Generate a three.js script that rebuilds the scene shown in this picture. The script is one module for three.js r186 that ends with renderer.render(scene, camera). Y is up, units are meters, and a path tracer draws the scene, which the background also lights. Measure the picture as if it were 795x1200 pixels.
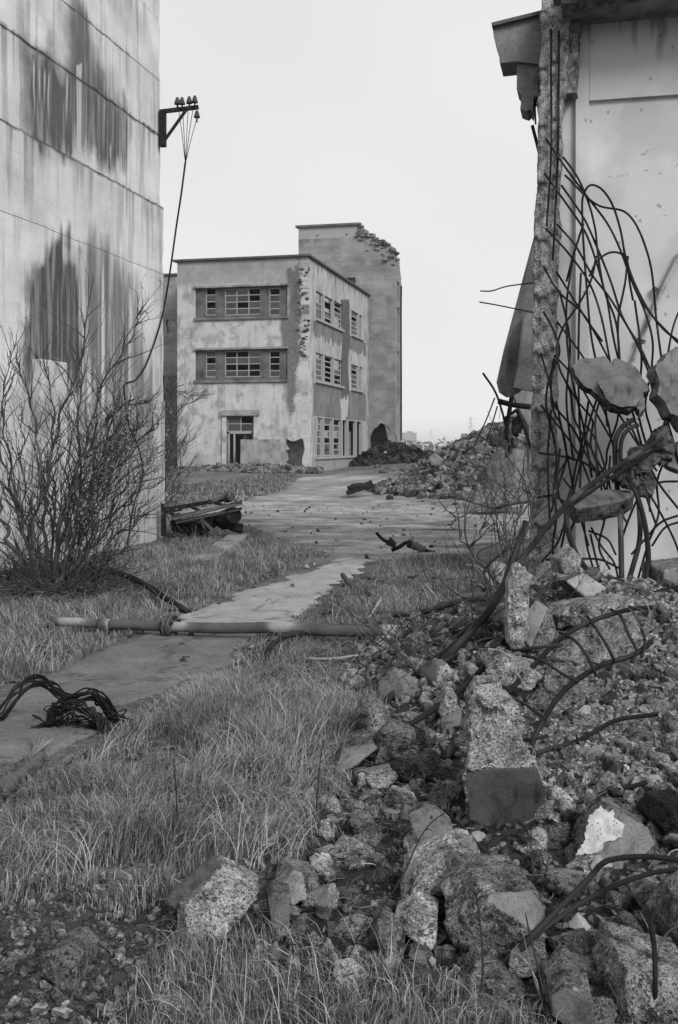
import * as THREE from 'three';
import { mergeGeometries, mergeVertices } from 'three/addons/utils/BufferGeometryUtils.js';
import { RoundedBoxGeometry } from 'three/addons/geometries/RoundedBoxGeometry.js';

// ------------------------------------------------------------------ camera, sky, sun, exposure
const IMW = 795, IMH = 1200, FL = 1280, CX = 397.5, HY = 522, EYE = 1.62;   // pixels of the photograph, level lens with a vertical shift
const YAW = Math.atan(303 / FL), CO = Math.cos(YAW), SI = Math.sin(YAW);   // the buildings' long walls run along -z
const scene = new THREE.Scene();
const camera = new THREE.PerspectiveCamera(2 * Math.atan(IMH / 2 / FL) * 180 / Math.PI, IMW / IMH, 0.1, 6000);
camera.position.set(0, EYE, 0); camera.rotation.y = YAW;
camera.setViewOffset(IMW, IMH, 0, IMH / 2 - HY, IMW, IMH);
const renderer = new THREE.WebGLRenderer({ antialias: true });
renderer.toneMapping = THREE.LinearToneMapping;
renderer.toneMappingExposure = 2.0;
renderer.shadowMap.enabled = true;
{ // overcast sky, one even sheet of cloud
  const w = 256, h = 128, a = new Float32Array(w * h * 4);
  for (let j = 0; j < h; j++) for (let i = 0; i < w; i++) {
    const el = ((j + 0.5) / h - 0.5) * Math.PI, s = Math.max(0, Math.sin(el));
    const az = i / w * Math.PI * 2;
    const v = (0.447 - 0.058 * Math.min(1, s * 2.4) + 0.055 * s * s) * (1 + 0.014 * Math.sin(az * 3 + 1 + 4 * s) + 0.012 * Math.sin(az * 7 + s * 9) + 0.012 * Math.sin(az * 13 - s * 21 + 2) + 0.010 * Math.sin(az * 23 + s * 37)), k = (j * w + i) * 4;
    a[k] = a[k + 1] = a[k + 2] = el < 0 ? 0.2 : v; a[k + 3] = 1;
  }
  const t = new THREE.DataTexture(a, w, h, THREE.RGBAFormat, THREE.FloatType);
  t.mapping = THREE.EquirectangularReflectionMapping; t.magFilter = t.minFilter = THREE.LinearFilter; t.needsUpdate = true;
  scene.background = t; scene.environment = t;
}
const sun = new THREE.DirectionalLight(0xffffff, 1.5);
sun.position.set(55, 51, 32); sun.target.position.set(0, 0, -20);
sun.castShadow = true; sun.shadow.radius = 45; sun.shadow.mapSize.set(2048, 2048);
Object.assign(sun.shadow.camera, { left: -90, right: 90, top: 90, bottom: -90, near: 1, far: 260 });
scene.add(sun, sun.target);
scene.fog = new THREE.FogExp2(0xffffff, 0.00025);

// ------------------------------------------------------------------ helpers: random, noise, projection
let SEED = 7;
const rnd = () => { SEED = (SEED + 0x6d2b79f5) | 0; let t = Math.imul(SEED ^ (SEED >>> 15), 1 | SEED); t = (t + Math.imul(t ^ (t >>> 7), 61 | t)) ^ t; return ((t ^ (t >>> 14)) >>> 0) / 4294967296; };
const rr = (a, b) => a + (b - a) * rnd(), sgn = () => (rnd() < 0.5 ? -1 : 1);
const clamp = (x, a = 0, b = 1) => Math.min(b, Math.max(a, x)), mix = (a, b, t) => a + (b - a) * t;
const sst = (a, b, x) => { const t = clamp((x - a) / (b - a)); return t * t * (3 - 2 * t); };
const TAB = new Float32Array(65536); for (let i = 0; i < 65536; i++) TAB[i] = rnd();
const lat = (x, y) => TAB[((y & 255) << 8) | (x & 255)];
function n2(x, y, p = 256, py = p) {
  const xi = Math.floor(x), yi = Math.floor(y); let fx = x - xi, fy = y - yi; fx = fx * fx * (3 - 2 * fx); fy = fy * fy * (3 - 2 * fy);
  const x0 = ((xi % p) + p) % p, x1 = (x0 + 1) % p, y0 = ((yi % py) + py) % py, y1 = (y0 + 1) % py;
  const a = lat(x0, y0), b = lat(x1, y0), c = lat(x0, y1), d = lat(x1, y1);
  return a + (b - a) * fx + (c - a + (a - b - c + d) * fx) * fy;
}
function f2(x, y, oct = 4, p = 256, py = p) { let s = 0, a = 0.5, t = 0; for (let o = 0; o < oct; o++) { s += a * n2(x + o * 17, y + o * 31, p, py); t += a; a *= 0.5; x *= 2; y *= 2; p = Math.min(256, p * 2); py = Math.min(256, py * 2); } return s / t; }
function n3(x, y, z) { const zi = Math.floor(z), f = z - zi, s = f * f * (3 - 2 * f); return mix(n2(x + zi * 37.0, y + zi * 61.0), n2(x + (zi + 1) * 37.0, y + (zi + 1) * 61.0), s); }
function f3(x, y, z, oct = 3) { let s = 0, a = 0.5, t = 0; for (let o = 0; o < oct; o++) { s += a * (n3(x + 50, y + 50, z + 50) - 0.5); t += a; a *= 0.5; x *= 2.1; y *= 2.1; z *= 2.1; } return s / t; }
const V = (x, y, z) => new THREE.Vector3(x, y, z);
const RIGHT = V(CO, 0, -SI), FWD = V(-SI, 0, -CO), UP = V(0, 1, 0);
const W = (px, py, d) => V(0, EYE, 0).addScaledVector(RIGHT, (px - CX) / FL * d).addScaledVector(UP, (HY - py) / FL * d).addScaledVector(FWD, d);   // pixel + depth -> point
const ray = (px, py) => V(0, 0, 0).addScaledVector(RIGHT, (px - CX) / FL).addScaledVector(UP, (HY - py) / FL).add(FWD);
const onZ = (px, py, z) => { const r = ray(px, py); return V(0, EYE, 0).addScaledVector(r, z / r.z); };
const onX = (px, py, x) => { const r = ray(px, py); return V(0, EYE, 0).addScaledVector(r, x / r.x); };
const depthOf = (x, z) => x * FWD.x + z * FWD.z;
const toPx = (x, y, z) => { const d = depthOf(x, z); return [CX + FL * (x * RIGHT.x + z * RIGHT.z) / d, HY - FL * (y - EYE) / d, d]; };
const gauss = (a, b) => Math.exp(-(a * a + b * b));
// ground height
function Hs(x, z) {
  const d = depthOf(x, z), l = x * RIGHT.x + z * RIGHT.z;
  let h = 0;
  h += 0.52 * gauss((l - 2.1) / 1.2, (d - 8.4) / 1.6) + 0.12 * gauss((l - 2.2) / 0.9, (d - 11) / 1.2);            // heap under the broken wall
  h += 0.30 * gauss((l - 3.6) / 1.6, (d - 6.0) / 1.8);
  h += 0.16 * gauss((l - 0.9) / 0.8, (d - 6.6) / 1.6);
  h += 2.45 * gauss((l - 6.8) / 2.5, (d - 35) / 4.0) + 0.95 * gauss((l - 4.0) / 1.7, (d - 35.5) / 3.4) + 0.22 * gauss((l - 2.3) / 1.2, (d - 36) / 2.6); // heap across the yard
  h += 1.15 * gauss((l - 3.8) / 2.3, (d - 80.0) / 2.5) + 0.5 * gauss((l - 6.5) / 4.5, (d - 78) / 7);
  h += 0.10 * gauss((l + 3.4) / 1.6, (d - 12.8) / 1.5);
  h += 0.35 * gauss((l + 5.5) / 4.5, (d - 64.6) / 1.1);
  return h;
}
const H = (x, z) => { const d = depthOf(x, z); let h = Hs(x, z); if (d < 120) h += (f2(x * 0.8 + 40, z * 0.8 + 40, 4) - 0.5) * 0.09 + (f2(x * 5 + 9, z * 5 + 3, 3) - 0.5) * 0.028; return h; };
function G(px, py) { // where the ray through a pixel meets the ground
  const r = ray(px, py); let t = 1.5, p = 1.5;
  for (let i = 0; i < 4000; i++) { const y = EYE + r.y * t; if (y < H(r.x * t, r.z * t)) { let a = p, b = t; for (let k = 0; k < 18; k++) { const m = (a + b) / 2; if (EYE + r.y * m < H(r.x * m, r.z * m)) b = m; else a = m; } return V(r.x * b, EYE + r.y * b, r.z * b); } p = t; t *= 1.006; if (t > 2500) break; }
  return V(r.x * 60, 0, r.z * 60);
}
const GD = (px, py) => { const g = G(px, py); return depthOf(g.x, g.z); };
const inPoly = (x, y, p) => { let c = false; for (let i = 0, j = p.length - 1; i < p.length; j = i++) if ((p[i][1] > y) !== (p[j][1] > y) && x < (p[j][0] - p[i][0]) * (y - p[i][1]) / (p[j][1] - p[i][1]) + p[i][0]) c = !c; return c; };
function sdPoly(x, y, p) { // signed distance, inside positive; far outside just -9
  if (!p.bb) p.bb = [Math.min(...p.map((q) => q[0])) - 1.2, Math.max(...p.map((q) => q[0])) + 1.2, Math.min(...p.map((q) => q[1])) - 1.2, Math.max(...p.map((q) => q[1])) + 1.2];
  const k = p.bb; if (x < k[0] || x > k[1] || y < k[2] || y > k[3]) return -9;
  let m = 1e9; for (let i = 0, j = p.length - 1; i < p.length; j = i++) { const ax = p[j][0], ay = p[j][1], bx = p[i][0] - ax, by = p[i][1] - ay, t = clamp(((x - ax) * bx + (y - ay) * by) / (bx * bx + by * by + 1e-9)); m = Math.min(m, Math.hypot(x - ax - bx * t, y - ay - by * t)); }
  return inPoly(x, y, p) ? m : -m;
}

// ------------------------------------------------------------------ helpers: textures and materials
const enc = (c) => { c = clamp(c); return 255 * (c <= 0.0031308 ? c * 12.92 : 1.055 * Math.pow(c, 1 / 2.4) - 0.055); };
function tex(w, h, fn, wrap = THREE.RepeatWrapping) { // fn(u, v) -> [reflectance, height]
  const a = new Uint8Array(w * h * 4), b = new Uint8Array(w * h * 4);
  for (let j = 0; j < h; j++) for (let i = 0; i < w; i++) {
    const [c, e] = fn((i + 0.5) / w, (j + 0.5) / h), k = (j * w + i) * 4;
    a[k] = a[k + 1] = a[k + 2] = enc(c); b[k] = b[k + 1] = b[k + 2] = clamp(e) * 255; a[k + 3] = b[k + 3] = 255;
  }
  const mk = (d, s) => { const t = new THREE.DataTexture(d, w, h); t.wrapS = t.wrapT = wrap; t.magFilter = THREE.LinearFilter; t.minFilter = THREE.LinearMipmapLinearFilter; if (s) t.colorSpace = THREE.SRGBColorSpace; t.needsUpdate = true; return t; };
  return { map: mk(a, true), bumpMap: mk(b, false) };
}
const grey = (a) => new THREE.Color().setRGB(a, a, a);
const mat = (o) => new THREE.MeshPhysicalMaterial({ roughness: 0.95, metalness: 0, specularIntensity: 0.2, ...o });   // dusty, matt surfaces
const tint = (m, k, name) => { const c = m.clone(); c.color = grey(k); return c; };
function cells(N, x, y) { // periodic cells: distance to nearest seed, second, id
  x *= N; y *= N; const xi = Math.floor(x), yi = Math.floor(y); let a = 9, b = 9, id = 0;
  for (let j = -1; j <= 1; j++) for (let i = -1; i <= 1; i++) { const cx = ((xi + i) % N + N) % N, cy = ((yi + j) % N + N) % N, d = Math.hypot(xi + i + lat(cx, cy + 100) - x, yi + j + lat(cx + 90, cy) - y); if (d < a) { b = a; a = d; id = lat(cx + 31, cy + 57); } else if (d < b) b = d; }
  return [a, b, id];
}
// broken concrete: stones of many sizes in a mortar matrix (1 m tile)
const TXagg = tex(800, 800, (u, v) => {
  const m = f2(u * 8, v * 8, 5, 8), g = f2(u * 64, v * 64, 3, 64), h = f2(u * 20 + 7, v * 20 + 3, 4, 20);
  let c = 0.17 + 0.44 * (m - 0.5) + 0.15 * (g - 0.5) + 0.18 * (h - 0.5), e = 0.2 + 0.4 * (m - 0.3) + 0.3 * g + 0.3 * (h - 0.5);
  for (const [N, o, q] of [[74, 0.1, 0.5], [41, 0.33, 0.34], [23, 0.61, 0.16]]) {
    const [a, , id] = cells(N, (u + o) % 1, (v + o) % 1), r = (0.10 + 0.34 * ((id * 7.3) % 1)) * (0.75 + 0.5 * h);
    if ((id * 13.7) % 1 < q) { const k = sst(r, r - 0.12, a); c = mix(c, 0.11 + 0.27 * id * id + 0.09 * g, k * 0.75); e = Math.max(e, e * (1 - k) + k * (0.5 + 0.4 * (1 - a))); }
    else if ((id * 5.1) % 1 < 0.3) { const k = sst(r, r - 0.10, a); c = mix(c, c * 0.4, k); e -= 0.4 * k; }
  }
  return [clamp(c, 0.03, 0.5), e];
});
const mAgg = mat({ ...TXagg, bumpScale: 0.022, color: grey(1) });
// cast face: fine grain, pores, boarding (3 m tile)
const TXcast = tex(720, 720, (u, v) => {
  const m = f2(u * 6, v * 6, 6, 6), g = f2(u * 90, v * 90, 2, 90), st = f2(u * 20, v * 4, 4, 20, 4), [a, , id] = cells(60, u, v);
  let c = 0.30 + 0.30 * (m - 0.5) + 0.12 * (g - 0.5) - 0.07 * sst(0.55, 0.8, st), e = 0.5 + 0.3 * (m - 0.5) + 0.2 * g;
  if (id > 0.74) { const k = sst(0.22, 0.06, a); c *= 1 - 0.6 * k; e -= 0.5 * k; }
  const dm = sst(0.62, 0.75, f2(u * 9 + 3, v * 9 + 5, 5, 9)); c *= 1 - 0.3 * dm;
  return [c, e];
});
const mCast = mat({ ...TXcast, bumpScale: 0.006 });
// soil with grit (2.5 m tile), brightness round 0.6
const TXsoil = tex(800, 800, (u, v) => {
  const m = f2(u * 7, v * 7, 6, 7), g = f2(u * 80, v * 80, 3, 80);
  let c = 0.55 + 0.75 * (m - 0.5) + 0.5 * (g - 0.5), e = 0.3 + 0.5 * m + 0.3 * g;
  for (const [N, q] of [[90, 0.4], [46, 0.25], [26, 0.12]]) { const [a, , id] = cells(N, u, v); if ((id * 9.7) % 1 < q) { const k = sst(0.34, 0.22, a); c = mix(c, 0.25 + 0.75 * id, k * 0.8); e += 0.4 * k; } }
  return [clamp(c, 0.1, 1), e * 0.8];
});
const mGround = mat({ ...TXsoil, bumpScale: 0.03, vertexColors: true });
const TXrust = tex(512, 512, (u, v) => { const m = f2(u * 6, v * 6, 6, 6), s = sst(0.55, 0.7, f2(u * 12 + 4, v * 4, 5, 12, 4)); return [0.05 + 0.07 * (m - 0.4) + 0.05 * s, m]; });
const mRust = mat({ ...TXrust, bumpScale: 0.004, roughness: 0.8 });
const mRebar = mat({ ...TXrust, bumpScale: 0.003, roughness: 0.75, color: grey(0.24) });
const mIron = mat({ ...TXrust, bumpScale: 0.004, roughness: 0.7, color: grey(0.27) });
const TXpipe = tex(512, 512, (u, v) => { const m = f2(u * 6, v * 6, 6, 6), s = sst(0.50, 0.72, f2(u * 5 + 4, v * 5, 6, 5) + 0.25 * (m - 0.5)); return [mix(0.05 + 0.07 * m, 0.22 + 0.2 * (m - 0.5), s), 0.4 + 0.3 * s + 0.3 * m]; });
const mPipe = mat({ ...TXpipe, bumpScale: 0.004, roughness: 0.8 });
const TXbark = tex(256, 256, (u, v) => { const m = f2(u * 12, v * 3, 5, 12, 3); return [0.03 + 0.10 * m, m]; });
const mBark = mat({ ...TXbark, bumpScale: 0.004 });
const mTwig = mat({ color: grey(0.05) }), mPaleTwig = mat({ color: grey(0.22) });
const mDark = mat({ color: grey(0.02) });
const mWood = mat({ ...tex(256, 256, (u, v) => { const m = f2(u * 24, v * 3, 4, 24, 3); return [0.12 + 0.35 * m, m]; }), bumpScale: 0.003 });

// ------------------------------------------------------------------ helpers: objects
const used = {};
const nm = (n) => { used[n] = (used[n] ?? -1) + 1; return used[n] ? n + '_' + String(used[n]).padStart(3, '0') : n; };
function tag(o, label, category, group, kind) { if (label) o.userData.label = label; if (category) o.userData.category = category; if (group) o.userData.group = group; if (kind) o.userData.kind = kind; return o; }
const shade = (o) => { o.castShadow = o.receiveShadow = true; return o; };
function thing(name, base, label, category, group) { const o = new THREE.Group(); o.name = nm(name); o.position.copy(base); scene.add(o); return tag(o, label, category, group); }
function origin(o) { const p = V(0, 0, 0); for (let q = o; q && q !== scene; q = q.parent) p.add(q.position); return p; }
function part(parent, name, geo, m, label) { const p = origin(parent); geo.translate(-p.x, -p.y, -p.z); const o = shade(new THREE.Mesh(geo, m)); o.name = name; if (label) o.userData.label = label; parent.add(o); return o; }   // geo is in world metres
function subgroup(parent, name, at) { const o = new THREE.Group(); o.name = name; o.position.copy(at).sub(origin(parent)); parent.add(o); return o; }
function one(name, geo, m, label, category, group) { geo.computeBoundingBox(); const b = geo.boundingBox, c = V((b.min.x + b.max.x) / 2, b.min.y, (b.min.z + b.max.z) / 2); geo.translate(-c.x, -c.y, -c.z); const o = shade(new THREE.Mesh(geo, m)); o.name = nm(name); o.position.copy(c); scene.add(o); return tag(o, label, category, group); }
function struct(name, geo, m) { const o = shade(new THREE.Mesh(geo, m)); o.name = nm(name); o.userData.kind = 'structure'; scene.add(o); return o; }

function boxUV(geo, s = 1) { // uv in metres, by the way each face points
  const g = geo.index ? geo.toNonIndexed() : geo, p = g.attributes.position, uv = new Float32Array(p.count * 2), a = V(0, 0, 0), b = V(0, 0, 0), c = V(0, 0, 0);
  for (let i = 0; i < p.count; i += 3) {
    a.fromBufferAttribute(p, i); b.fromBufferAttribute(p, i + 1).sub(a); c.fromBufferAttribute(p, i + 2).sub(a); b.cross(c);
    const ax = Math.abs(b.x), ay = Math.abs(b.y), az = Math.abs(b.z);
    for (let k = 0; k < 3; k++) { const x = p.getX(i + k), y = p.getY(i + k), z = p.getZ(i + k); const [u, v] = ay >= ax && ay >= az ? [x, z] : ax > az ? [z, y] : [x, y]; uv[(i + k) * 2] = u * s; uv[(i + k) * 2 + 1] = v * s; }
  }
  g.setAttribute('uv', new THREE.BufferAttribute(uv, 2)); return g;
}
const box = (x0, x1, y0, y1, z0, z1) => { const g = new THREE.BoxGeometry(x1 - x0, y1 - y0, z1 - z0); g.translate((x0 + x1) / 2, (y0 + y1) / 2, (z0 + z1) / 2); return boxUV(g, 1 / 3); };
function tubeGeo(pts, r0, r1 = r0, seg = 0, rad = 7, bumpy = 0) { // tapered tube through points, closed ends
  const cur = new THREE.CatmullRomCurve3(pts, false, 'centripetal'), n = seg || Math.max(6, (pts.length - 1) * 6), L = cur.getLength();
  const P = [], U = [], I = [], q = V(0, 0, 0); let N = null;
  for (let i = 0; i <= n; i++) {
    const t = i / n, c = cur.getPoint(t), T = cur.getTangent(t); if (!N) { N = Math.abs(T.y) < 0.9 ? V(0, 1, 0) : V(1, 0, 0); }
    N.addScaledVector(T, -N.dot(T)).normalize(); const B = T.clone().cross(N), r = mix(r0, r1, t);
    for (let k = 0; k <= rad; k++) { const a = k / rad * Math.PI * 2, rr_ = r * (1 + bumpy * (n3(Math.cos(a) * 1.5 + 7, Math.sin(a) * 1.5 + 7, i * 0.7 + r0 * 900) - 0.5)); q.copy(c).addScaledVector(N, Math.cos(a) * rr_).addScaledVector(B, Math.sin(a) * rr_); P.push(q.x, q.y, q.z); U.push(k / rad * Math.max(0.05, r * 6), t * L); }
  }
  for (let i = 0; i < n; i++) for (let k = 0; k < rad; k++) { const a = i * (rad + 1) + k, b = a + rad + 1; I.push(a, b, a + 1, b, b + 1, a + 1); }
  for (const i of [0, n]) { const c = cur.getPoint(i / n), at = P.length / 3; P.push(c.x, c.y, c.z); U.push(0, 0); for (let k = 0; k < rad; k++) { const a = i * (rad + 1) + k; i ? I.push(a, at, a + 1) : I.push(a + 1, at, a); } }
  const g = new THREE.BufferGeometry(); g.setAttribute('position', new THREE.Float32BufferAttribute(P, 3)); g.setAttribute('uv', new THREE.Float32BufferAttribute(U, 2)); g.setIndex(I); g.computeVertexNormals(); return g;
}
function barGeo(a, b, w, h) { // square bar between two points
  const d = b.clone().sub(a), L = d.length(), g = new THREE.BoxGeometry(w, h, L); const m = new THREE.Matrix4().lookAt(a, b, Math.abs(d.y) > 0.95 * L ? V(1, 0, 0) : UP); m.setPosition(a.clone().add(b).multiplyScalar(0.5)); g.applyMatrix4(m); return g;
}
const merge = (l) => mergeGeometries(l.map((g) => { const q = g.index ? g.toNonIndexed() : g; for (const k of Object.keys(q.attributes)) if (!['position', 'normal', 'uv'].includes(k)) q.deleteAttribute(k); return q; }));

// angular broken block: an icosphere pulled in to a set of planes, roughened where broken; faces cut by a "smooth" plane keep their cast surface
function rockGeo({ planes, detail = 9, rough = 0.05, freq = 4, seed = 0, uvs = 1, round = 0.03, cap = 1e9, flat = false }) {
  let g = new THREE.IcosahedronGeometry(1, detail); g.deleteAttribute('uv'); g.deleteAttribute('normal'); g = mergeVertices(g, 1e-5);
  const p = g.attributes.position, own = new Uint8Array(p.count), v = V(0, 0, 0);
  for (let i = 0; i < p.count; i++) {
    v.fromBufferAttribute(p, i).normalize(); let t = 1e9, k = 0;
    for (let j = 0; j < planes.length; j++) { const q = planes[j], s = q.n.dot(v); if (s > 1e-4 && q.d / s < t) { t = q.d / s; k = j; } }
    if (t > cap) t = cap + (t - cap) * 0.15; let acc = 0; for (const q of planes) { const s = q.n.dot(v); if (s > 1e-4) acc += Math.pow(t * s / q.d, 24); } t /= Math.pow(Math.max(1, acc), round * 0.5);
    own[i] = planes[k].smooth ? 1 : 0; const sm = planes[k].smooth ? 0.06 : 1;
    v.multiplyScalar(t); const e4 = f3(v.x * freq * 6 + seed, v.y * freq * 6, v.z * freq * 6 + seed, 3), e = f3(v.x * freq + seed, v.y * freq + seed * 1.7, v.z * freq, 5), e2 = Math.abs(f3(v.x * freq * 2.7 + seed * 3, v.y * freq * 2.7, v.z * freq * 2.7 + seed, 3));
    v.multiplyScalar(1 + sm * (rough * e * 3.2 - rough * e2 * 2.2 + rough * e4 * 1.1) / Math.max(0.3, v.length())); p.setXYZ(i, v.x, v.y, v.z);
  }
  g.computeVertexNormals(); const ix = g.index.array, A = [], B = [];
  for (let i = 0; i < ix.length; i += 3) (own[ix[i]] + own[ix[i + 1]] + own[ix[i + 2]] >= 2 ? B : A).push(ix[i], ix[i + 1], ix[i + 2]);
  g.setIndex([...A, ...B]); g = boxUV(g, uvs); if (flat) g.computeVertexNormals(); const o = seed * 0.377; for (let i = 0; i < g.attributes.uv.count; i++) g.attributes.uv.setXY(i, g.attributes.uv.getX(i) + o, g.attributes.uv.getY(i) + o * 1.3);
  g.clearGroups(); if (B.length) { g.addGroup(0, A.length, 0); g.addGroup(A.length, B.length, 1); } g.userData.two = B.length > 0; return g;
}
const rplanes = (n, smooth = 0) => { const l = []; for (let i = 0; i < n; i++) { const y = 1 - 2 * (i + 0.5) / n, a = i * 2.4 + rr(0, 1.2), s = Math.sqrt(1 - y * y); l.push({ n: V(s * Math.cos(a), y, s * Math.sin(a)).add(V(rr(-0.3, 0.3), rr(-0.3, 0.3), rr(-0.3, 0.3))).normalize(), d: rr(0.55, 0.95), smooth: i < smooth }); } return l; };

// piece whose outline was read in the photograph; it gets a distance and a thickness of its own
function heroGeo({ poly, d, th, fronts, detail = 18, rough = 0.05, freq = 5, tilt = 0.25, smoothEdges = [], dz = 0 }) {
  let cx = 0, cy = 0; for (const [x, y] of poly) { cx += x / poly.length; cy += y / poly.length; }
  const s = d / FL, q = poly.map(([x, y]) => [(x - cx) * s, (cy - y) * s]), planes = [], loc = (x, y, z) => V(0, 0, 0).addScaledVector(RIGHT, x).addScaledVector(UP, y).addScaledVector(FWD, -z).normalize();
  const R = Math.max(...q.map(([x, y]) => Math.hypot(x, y)));
  for (let i = 0, n = q.length; i < n; i++) { const [ax, ay] = q[i], [bx, by] = q[(i + 1) % n]; let nx = by - ay, ny = ax - bx; const l = Math.hypot(nx, ny) || 1; nx /= l; ny /= l; let e = nx * ax + ny * ay; if (e < 0) { nx = -nx; ny = -ny; e = -e; } const t = rr(-tilt, tilt) * 0.6; planes.push({ n: loc(nx, ny, t), d: Math.max(e, R * 0.12) / Math.hypot(1, t), smooth: smoothEdges.includes(i) }); }
  for (const f of fronts || [[0.25, 0.45, 1, 0.5], [-0.45, 0.1, 1, 0.55]]) planes.push({ n: loc(f[0], f[1], f[2]), d: f[3] * th, smooth: !!f[4] });
  planes.push({ n: loc(rr(-0.2, 0.2), rr(-0.2, 0.2), -1), d: th * 0.5 });
  const seed = rr(0, 40), g = rockGeo({ planes, detail, rough: rough * R * 2.1, freq: freq / Math.max(R, 0.1) * 0.35, seed, uvs: 1.9, round: 0.02 });
  const c = W(cx, cy, d + dz); g.translate(c.x, c.y, c.z); return g;
}
const mats2 = (a, b, g) => (g.userData.two ? [a, b] : a);
function hero(name, label, category, o, a = mAgg, b = mCast, group) { const g = heroGeo(o), two = g.userData.two; return one(name, g, two ? [a, b] : a, label, category, group); }
console.log('helpers ready');

// ------------------------------------------------------------------ the setting: ground, path
const flat = (l) => l.map(([x, y]) => { const r = ray(x, y), t = -EYE / r.y; return [r.x * t, r.z * t]; });   // outline on the ground, in metres
const ZLOT = flat([[120, 588], [195, 574], [300, 562], [420, 556], [470, 560], [430, 582], [560, 590], [760, 600], [740, 625], [570, 640], [520, 660], [455, 655], [385, 652], [330, 640], [300, 622], [250, 602], [180, 600]]);
const ZYARD = flat([[60, 612], [150, 560], [330, 546], [480, 546], [620, 556], [900, 590], [900, 640], [560, 650], [450, 652], [300, 625]]);
const ZPATH = flat([[446, 655], [398, 653], [330, 676], [236, 712], [130, 757], [50, 793], [-10, 822], [-80, 865], [-140, 930], [-60, 950], [20, 905], [90, 868], [180, 830], [268, 785], [310, 758], [345, 735], [400, 693]]);
const ZNEAR = flat([[-140, 960], [-140, 800], [60, 770], [200, 738], [330, 738], [270, 800], [100, 880]]);
const ZRUB = flat([[330, 1060], [372, 980], [400, 900], [390, 850], [430, 790], [480, 765], [560, 715], [590, 680], [640, 650], [900, 640], [1000, 800], [1000, 1300], [420, 1300], [360, 1200], [330, 1130]]);
const ZDUST = flat([[636, 800], [700, 770], [900, 740], [950, 960], [760, 930], [640, 930], [612, 880]]);
const ZSOIL = flat([[-200, 1045], [60, 1035], [180, 1050], [215, 1110], [170, 1200], [120, 1330], [-300, 1330]]);
function groundTone(x, z) {
  const d = depthOf(x, z); let c = 0.10;
  const w = (f2(x * 1.7 + 5, z * 1.7 + 8, 4) - 0.5);
  if (d > 1.6 && d < 160) {
    const wob = w * 1.3;
    const lot = sst(-0.5, 0.7, sdPoly(x, z, ZLOT) + wob * 1.2); c = mix(c, 0.265 + 0.24 * (f2(x * 0.35 + 3, z * 2.2, 4) - 0.5) + 0.16 * w, lot);
    const yard = sst(-3, 3, sdPoly(x, z, ZYARD) + w * 3) * (1 - lot); c = mix(c, 0.14 + 0.12 * w, yard);
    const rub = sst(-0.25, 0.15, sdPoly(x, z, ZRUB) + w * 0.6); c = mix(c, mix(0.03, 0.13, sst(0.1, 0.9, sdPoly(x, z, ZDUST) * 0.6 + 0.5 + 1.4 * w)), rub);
    const soil = sst(-0.2, 0.15, sdPoly(x, z, ZSOIL) + w * 0.5); c = mix(c, 0.042, soil);
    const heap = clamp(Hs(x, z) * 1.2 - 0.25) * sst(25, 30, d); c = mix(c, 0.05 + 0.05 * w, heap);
  }
  return c * (0.9 + 0.35 * w);
}
{
  const line = (a, b, st, far) => { const l = []; for (let x = a; x <= b; x += st) l.push(x); let s = st, x = b; while (x < far) { s *= 1.11; x += s; l.push(x); } s = st; x = a; while (x > -far) { s *= 1.11; x -= s; l.unshift(x); } return l; };
  const xs = line(-9.5, 3.2, 0.065, 1800), zs = line(-21, -1.5, 0.075, 3000).reverse(), P = [], C = [], U = [], I = [], nx = xs.length;
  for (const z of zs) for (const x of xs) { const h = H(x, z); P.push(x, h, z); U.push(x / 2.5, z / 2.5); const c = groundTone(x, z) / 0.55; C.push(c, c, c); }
  for (let j = 0; j + 1 < zs.length; j++) for (let i = 0; i + 1 < nx; i++) { const a = j * nx + i, b = a + nx; I.push(a, a + 1, b, b, a + 1, b + 1); }
  const g = new THREE.BufferGeometry(); g.setAttribute('position', new THREE.Float32BufferAttribute(P, 3)); g.setAttribute('uv', new THREE.Float32BufferAttribute(U, 2)); g.setAttribute('color', new THREE.Float32BufferAttribute(C, 3)); g.setIndex(I); g.computeVertexNormals();
  struct('ground', g, mGround);
}
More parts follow.
